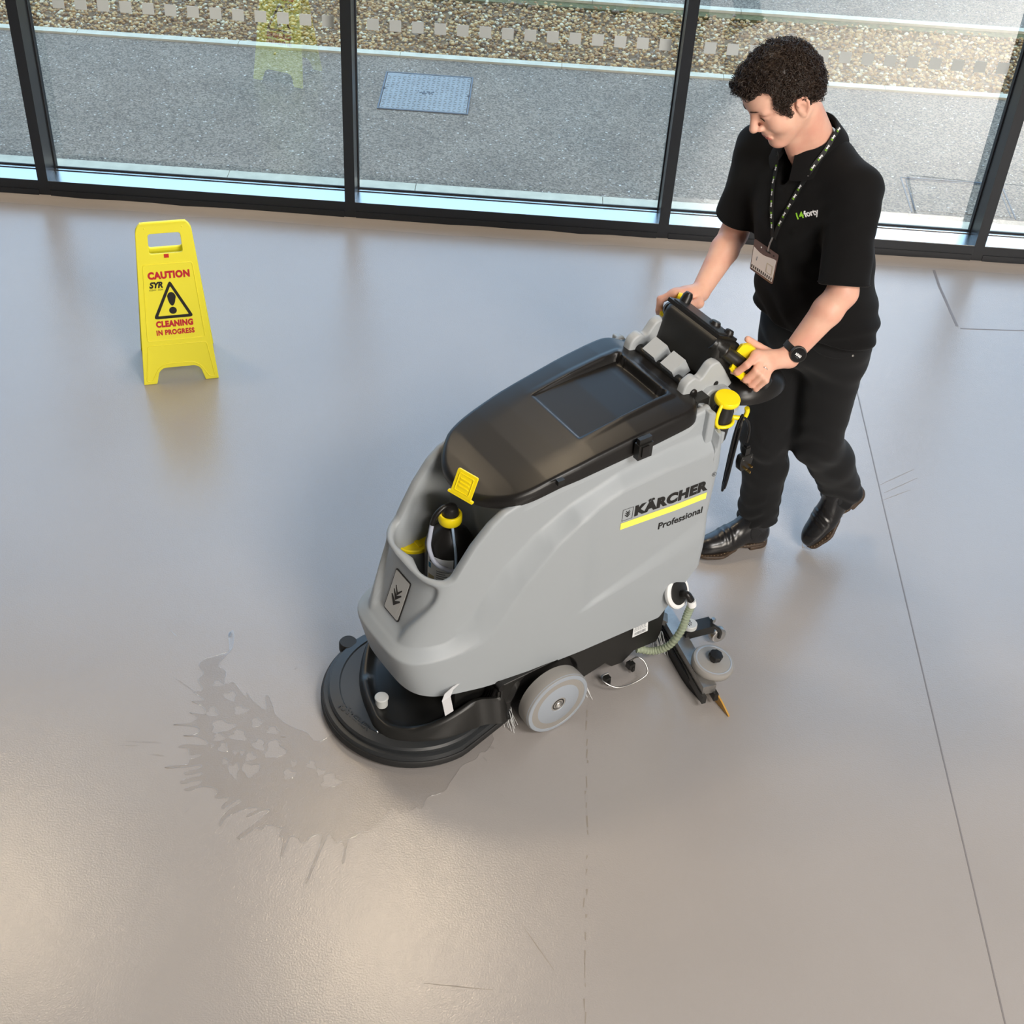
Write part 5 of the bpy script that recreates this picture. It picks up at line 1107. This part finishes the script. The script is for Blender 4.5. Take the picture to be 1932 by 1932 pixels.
def tfolds(V):
    n = np.zeros(len(V))
    for K_, sg_ in ((KNL, 1), (KNR, -1)):
        near = np.exp(-(np.linalg.norm(V-K_, axis=1)/.12)**2); n += near*.0055*np.sin(V[:, 2]*78+V[:, 0]*40*sg_+3*np.sin(V[:, 1]*30))
    for A_, up in ((ANL, .12), (ANR, .10)):
        near = np.exp(-((np.linalg.norm(V-A_, axis=1))/.11)**2); n += near*.0075*np.sin(V[:, 2]*110+3*np.sin(V[:, 1]*25+V[:, 0]*20))
    n += .003*np.exp(-((V[:, 2]-.84)/.08)**2)*np.sin(V[:, 2]*60+V[:, 1]*40); n += .0015*np.sin(V[:, 2]*25+V[:, 1]*30)
    c = np.where((V[:, 1] > .02)[:, None], HIL, HIR).copy(); t_ = np.clip((.9-V[:, 2])/.7, 0, 1)[:, None]; c = c*(1-t_)+np.where((V[:, 1] > .04)[:, None], ANL, ANR)*t_; g = V-c; g[:, 2] = 0; g /= np.maximum(np.linalg.norm(g, axis=1)[:, None], 1e-6); return g*n[:, None]
TRO, TV = sdf_obj('trousers', tr, (1.22, -.24, .05), (1.90, .28, 1.0), .0048, 'trouser_black', PE, 2, tfolds)
def ray_uvz(px):
    r = pray(px); o = np.array([(CC-MO)@MU, (CC-MO)@MV, CAMH]); return o, np.array([r@MU, r@MV, r[2]])
def bvh_of(*os):
    vs = []; ps = []
    for o in os: b = len(vs); vs += [v.co.copy() for v in o.data.vertices]; ps += [tuple(i+b for i in p.vertices) for p in o.data.polygons]
    return BVHTree.FromPolygons(vs, ps)
SB_ = bvh_of(SHIRT, COLLAR); TB_ = bvh_of(TRO); BB_ = bvh_of(BODY)
def hit(px, tree, off=.0):
    o, d = ray_uvz(px); lo_ = Vector(Lp(o)); ld = Vector((d[0], -d[1], d[2])); r = tree.ray_cast(lo_, ld)
    if r[0] is None: return None, None
    n = r[1] if r[1].dot(ld) < 0 else -r[1]; return np.array(r[0]+n*off), np.array(n)
# belt, back pocket and rivet
rr = [hit(p, TB_, .003)[0] for p in ((1548, 633), (1562, 637), (1578, 639), (1594, 638))]
rr = [p for p in rr if p is not None]
if len(rr) > 2:
    bm = bmesh.new(); tube(bm, rr, .017, 8, 4, squash=.25); bmobj('belt', bm, 'belt_leather', TRO, 60)
p, n = hit((1609, 671), TB_, .0)
if p is not None: latheobj('rivet', [(.001, 0), (.004, 0), (.0035, .0015), (.001, .002)], p, n, 'bare_metal', TRO, 12)
seam = [hit(q, TB_, .0008)[0] for q in ((1530, 655), (1548, 668), (1575, 676), (1606, 672))]
seam = [q for q in seam if q is not None]
if len(seam) > 2:
    bm = bmesh.new(); tube(bm, seam, .0012, 5, 6); bmobj('pocket_seam', bm, 'trouser_black', TRO, 60)
# ---- boots
def make_boot(heel, toe, pitch, roll, sidev):
    d = np.array([toe[0]-heel[0], toe[1]-heel[1], 0]); d = nrm(d); lat = np.array([-d[1], d[0], 0]); lat = lat*sidev
    cp, sp = math.cos(pitch), math.sin(pitch); fx_ = d*cp+np.array([0, 0, -sp]); fz = d*sp+np.array([0, 0, cp])
    tip = np.array([toe[0], toe[1], 0.0]); org = tip-fx_*.292+fz*.0
    def X(x, y, z): return org+fx_*x+lat*y+fz*z
    R = np.stack([fx_, lat, fz], 1)
    f = Sdf(); f.add(s_ell(X(.205, -.004, .048), (.085, .045, .038), R)).add(s_cap(X(.045, 0, .052), X(.17, 0, .055), .037, .040), .03).add(s_cap(X(.05, 0, .05), X(.062, 0, .135), .036, .044), .03).add(s_cap(X(.16, 0, .06), X(.085, 0, .115), .035, .040), .03).add(s_cap(X(.25, -.006, .04), X(.268, -.008, .034), .026, .020), .02)
    f.cut(X(.1, 0, .026), -fz, .003)
    def crease(V):
        q_ = (V-org)@R; n_ = .0022*np.sin(q_[:, 0]*260+q_[:, 1]*30)*np.exp(-((q_[:, 0]-.185)/.028)**2)*sstep(.055, .085, q_[:, 2]); return n_[:, None]*fz[None, :]
    P_ = np.array([X(a, b, c) for a in (-.02, .31) for b in (-.06, .06) for c in (-.01, .19)]); BT, _ = sdf_obj('boot', f, P_.min(0)-.01, P_.max(0)+.01, .0035, 'boot_leather', PE, 2, crease)
    g = Sdf(); g.add(s_cap(X(.045, 0, .015), X(.09, 0, .015), .0405, .037)).add(s_cap(X(.17, 0, .015), X(.215, -.004, .015), .044, .0515), .03).add(s_cap(X(.215, -.004, .015), X(.257, -.010, .015), .050, .036), .02)
    g.cut(X(.1, 0, .0262), fz, .0015).cut(X(.1, 0, .014), -fz, .0015); SO, _ = sdf_obj('sole', g, P_.min(0)-.01, P_.max(0)+.01, .003, 'sole_brown', BT, 1)
    hl = Sdf(); hl.add(s_cap(X(.043, 0, .008), X(.075, 0, .008), .0395, .0375)); hl.cut(X(.1, 0, .0145), fz, .001).cut(X(.1, 0, -.004), -fz, .001).cut(X(.088, 0, 0), fx_, .001); sdf_obj('heel', hl, P_.min(0)-.02, P_.max(0)+.01, .003, 'sole_brown', BT, 1)
    # welt stitching
    bm = bmesh.new(); n = 64
    for k in range(n):
        a = 2*math.pi*k/n; x = .155+.150*math.cos(a); wdt = np.interp(x, [.005, .03, .09, .17, .22, .27, .30], [.012, .034, .034, .041, .048, .036, .012])
        y = wdt*(1 if math.sin(a) > 0 else -1)*min(1, abs(math.sin(a))*2.2); p0 = X(x, y, .0268)
        if k % 1 == 0:
            q_ = X(x+.004*(1 if math.sin(a) < 0 else -1), y, .0268); tube(bm, [Lp(p0), Lp(q_)], .0008, 4)
    bmobj('stitching', bm, 'stitch', SO)
    eg = Sdf(); eg.add(s_ell(X(.082, .040, .100), (.026, .006, .045), R)).add(s_ell(X(.082, -.040, .100), (.026, .006, .045), R)); sdf_obj('elastic_gusset', eg, P_.min(0)-.01, P_.max(0)+.02, .004, 'boot_elastic', BT, 1)
    return X
make_boot((1.492, .004), (1.204, -.062), 0.0, 0, 1); make_boot((1.83, .125), (1.592, .112), math.radians(44), 0, 1)
# ---- chest logo
p, n = hit((1523, 404), SB_); p2, _ = hit((1505, 410), SB_); p3, _ = hit((1543, 401), SB_); pt, _ = hit((1521, 380), SB_)
xd = nrm(p3-p2); yd = pt-p; yd -= xd*(yd@xd); yd = nrm(yd); nz = np.cross(xd, yd); LW_ = np.linalg.norm(p3-p2)*1.05
def chest(me, x0, y0, m, nm):
    def g(v):
        s0 = p2+xd*(v[0]+x0)+yd*(v[1]+y0); r = SB_.ray_cast(Vector(s0+nz*.05), Vector(-nz)); b = np.array(r[0]) if r[0] is not None else s0; return b+nz*(.0012+v[2])
    mesh_xf(subdivide(me, .006), g); link(nm, me, m, SHIRT, smooth=False)
chest(fit_width(text2d('14', .03, bold=.0008), LW_*.30, 0, .020), -.002, -.006, 'logo_green', 'logo'); chest(fit_width(text2d('forty', .03, bold=.0009), LW_*.70, 0, .026), LW_*.30, -.012, 'logo_white', 'logo')
# ------------------------------------------------------------------ lanyard with badge
LY = tag(empty('lanyard', tuple(mw(PU, PV, 0)), MA), 'black lanyard with printed white and green marks and a card badge on the man chest', 'lanyard')
def ribbon(path, wd, off, name, m, parent, th=.0012):
    pts = []
    for px in path:
        a, n_ = hit(px, SB_, off)
        if a is None:
            a, n_ = hit(px, BB_, off)
        if a is not None and not (a[2] > 1.5 and a[1] > .045 and len(path) > 8): pts.append((a, n_))
    C = catmull([a for a, _ in pts], 8); Nn = catmull([n_ for _, n_ in pts], 8); bm = bmesh.new(); rr_ = []
    for k in range(len(C)):
        t_ = nrm(C[min(k+1, len(C)-1)]-C[max(k-1, 0)]); n_ = nrm(Nn[k]); s_ = nrm(np.cross(t_, n_)); rr_.append([C[k]-s_*wd/2, C[k]+s_*wd/2, C[k]+s_*wd/2-n_*th, C[k]-s_*wd/2-n_*th])
    rings_mesh(bm, rr_); o = bmobj(name, bm, m, parent); return o, C, Nn
paths = [[(1598, 212), (1592, 224), (1583, 240), (1571, 260), (1556, 284), (1538, 309), (1516, 345), (1499, 372), (1484, 400), (1471, 425), (1462, 448)], [(1470, 288), (1466, 315), (1461, 345), (1458, 375), (1457, 400), (1458, 422), (1459, 448)]]
for i, pa in enumerate(paths):
    st, C, Nn = ribbon(pa, .0135, .0045, 'strap', 'lanyard_black', LY)
    L_tot = 0; nxt = .018
    for k in range(1, len(C)-1):
        L_tot += np.linalg.norm(C[k]-C[k-1])
        if L_tot > nxt and k < len(C)-6:
            nxt += .034; t_ = nrm(C[k+1]-C[k-1]); n_ = nrm(Nn[k]); s_ = nrm(np.cross(t_, n_)); td = t_ if i == 0 else -t_
            me = fit_width(text2d('forty', .01, bold=.0006, extrude=.0004), .0135, 0, .0078); basis_xf(me, C[k]+n_*.0012+s_*0-td*.0, -td, np.cross(n_, -td)); mesh_xf(me, lambda v: v-np.cross(n_, -td)*.004); link('strap_print', me, 'logo_white', st, smooth=False)
            me = fit_width(text2d('14', .01, bold=.0006, extrude=.0004), .0052, 0, .0070); basis_xf(me, C[k]+n_*.0012+td*.0062, -td, np.cross(n_, -td)); mesh_xf(me, lambda v: v-np.cross(n_, -td)*.0035); link('strap_print', me, 'logo_green', st, smooth=False)
# badge: hangs from the clip in front of the belly
b0, nb = hit((1440, 492), SB_, .030)
def bpx(px):      # pixel on the badge plane (parallel to the shirt there, hanging a little proud)
    o, d = ray_uvz(px); lo_ = np.array(Lp(o)); ld = np.array([d[0], -d[1], d[2]]); return lo_+ld*(((b0-lo_)@nbp)/(ld@nbp))
vdir = np.array(Lp(ray_uvz((1440, 492))[0]))-b0; nbp = nrm(nrm(nb)*.6+nrm(vdir)*.4)
q4 = [bpx(p_) for p_ in ((1424, 450), (1469, 481), (1457, 537), (1415, 507))]
def badge_pt(a, b, off): return q4[0]*(1-a)*(1-b)+q4[1]*a*(1-b)+q4[2]*a*b+q4[3]*(1-a)*b+nbp*off
def badge(name, outline, off, th, m, parent):
    me = poly2d([outline], th); mesh_xf(subdivide(me, .3), lambda v: badge_pt(v[0], v[1], off+v[2])); return link(name, me, m, parent, smooth=False)
BH = badge('badge_holder', rrect(0, 0, 1, 1, .05), 0, .0016, 'badge_plastic', LY)
crv = [(a, .26+.05*math.sin((a-.1)*5.5)) for a in np.linspace(.03, .97, 14)]
badge('badge_card', crv+[(.97, .93), (.03, .93)], .0014, .0006, 'badge_paper', BH)
for k in range(11): badge('badge_mark', [(.06+k*.085, .80), (.095+k*.085, .80), (.085+k*.085, .90), (.05+k*.085, .90)], .0022, .0004, 'print_black', BH)
badge('badge_mark', [(.22, .47), (.245, .47), (.235, .60), (.21, .60)], .0022, .0004, 'print_grey', BH)
for L in ([(.66, .45), (.90, .45), (.90, .46), (.66, .46)], [(.66, .73), (.90, .73), (.90, .74), (.66, .74)], [(.66, .46), (.67, .46), (.67, .73), (.66, .73)], [(.89, .46), (.90, .46), (.90, .73), (.89, .73)]): badge('badge_mark', L, .0022, .0004, 'label_tan', BH)
ct = badge_pt(.62, .07, .002); e0, _ = hit((1461, 446), SB_, .006)
bm = bmesh.new(); tube(bm, [e0, (e0+ct)/2+nbp*.004, ct+nbp*.002], .0028, 8, 4); bmobj('clip', bm, 'bare_metal', LY, 60)
badge('badge_slot', rrect(.52, .09, .70, .14, .02), .001, .001, 'print_black', BH)
for a in (.32, .84): badge('badge_hole', rrect(a-.02, .095, a+.02, .145, .018), .001, .001, 'logo_white' if a < .5 else 'print_black', BH)
# ------------------------------------------------------------------ wristwatch and ring
WT = tag(empty('wristwatch', tuple(mw(PU, PV, 0)), MA), 'black digital wristwatch on the man left wrist', 'watch')
wd_ = nrm(ELL_-WRL); wc = WRL+wd_*.030; wx, wy, wz = frame(wd_)
dsp = lambda a: .0335+.0025*math.cos(2*a)
bm = bmesh.new(); rr_ = []
for k in range(40):
    a = 2*math.pi*k/40; e_ = wx*math.cos(a)+wy*math.sin(a); rr_.append([Lp(wc+e_*(.0345)+wz*s2) if o2 == 0 else Lp(wc+e_*(.0372)+wz*s2) for o2, s2 in ((0, -.011), (1, -.010), (1, .010), (0, .011))])
vs = rings_mesh(bm, rr_, True, False, False)
for i in range(4): bm.faces.new((vs[-1][i], vs[-1][(i+1) % 4], vs[0][(i+1) % 4], vs[0][i]))
bmobj('watch_strap', bm, 'black_rubber', WT, 60)
tgt = mpx((1497, 682), wc[1]+.02); fdir = nrm(tgt-wc); fdir -= wd_*(fdir@wd_); fdir = nrm(nrm(fdir)+nrm(np.array([-.61, .55, .57])-wd_*(np.array([-.61, .55, .57])@wd_))*1.2)
fc = wc+fdir*.036
def wl(nm, prof, m, par): bm = bmesh.new(); lathe(bm, prof, Lp(fc), (fdir[0], -fdir[1], fdir[2]), 36); return bmobj(nm, bm, m, par)
CSE = wl('watch_case', [(.001, -.006), (.0240, -.006), (.0255, -.003), (.0255, .004), (.0240, .0065), (.0220, .0068), (.0215, .006), (.001, .006)], 'black_plastic', WT); wl('watch_screen', [(.001, .006), (.0213, .006), (.0210, .0068), (.001, .0068)], 'watch_glass', CSE)
lf = np.array([fdir[0], -fdir[1], fdir[2]]); lw = np.array([wd_[0], -wd_[1], wd_[2]]); upv = nrm(np.cross(lf, np.cross(lw, lf))); xv = nrm(np.cross(lf, upv))
xv, upv = (xv, upv)
me = fit_width(text2d('09:04', .01, bold=.0003, extrude=.0003), .021, .5, .009); yv = np.cross(lf, xv); basis_xf(me, np.array(Lp(fc))+lf*.0072-yv*.003, xv, yv); link('watch_digits', me, 'logo_white', CSE, smooth=False)
me = fit_width(text2d('SAT 14', .01, extrude=.0003), .010, .5); basis_xf(me, np.array(Lp(fc))+lf*.0072+yv*.008, xv, yv); link('watch_digits', me, 'print_grey', CSE, smooth=False)
RG = HANDS[1][0][2]; rax = nrm(RG[1]-RG[0]); rc0 = RG[0]+(RG[1]-RG[0])*.55
bm = bmesh.new(); x, y, d = frame(rax); tube(bm, [Lp(rc0+(x*math.cos(a)+y*math.sin(a))*.0112) for a in np.linspace(0, 2*math.pi, 24, endpoint=False)], .0018, 8, 2, close=True)
tag(bmobj('finger_ring', bm, 'bare_metal', None, 60), 'plain silver ring on the man left hand', 'ring'); fr_ = bpy.data.objects['finger_ring']; fr_.location = tuple(mw(PU, PV, 0)); fr_.rotation_euler = (0, 0, MA)
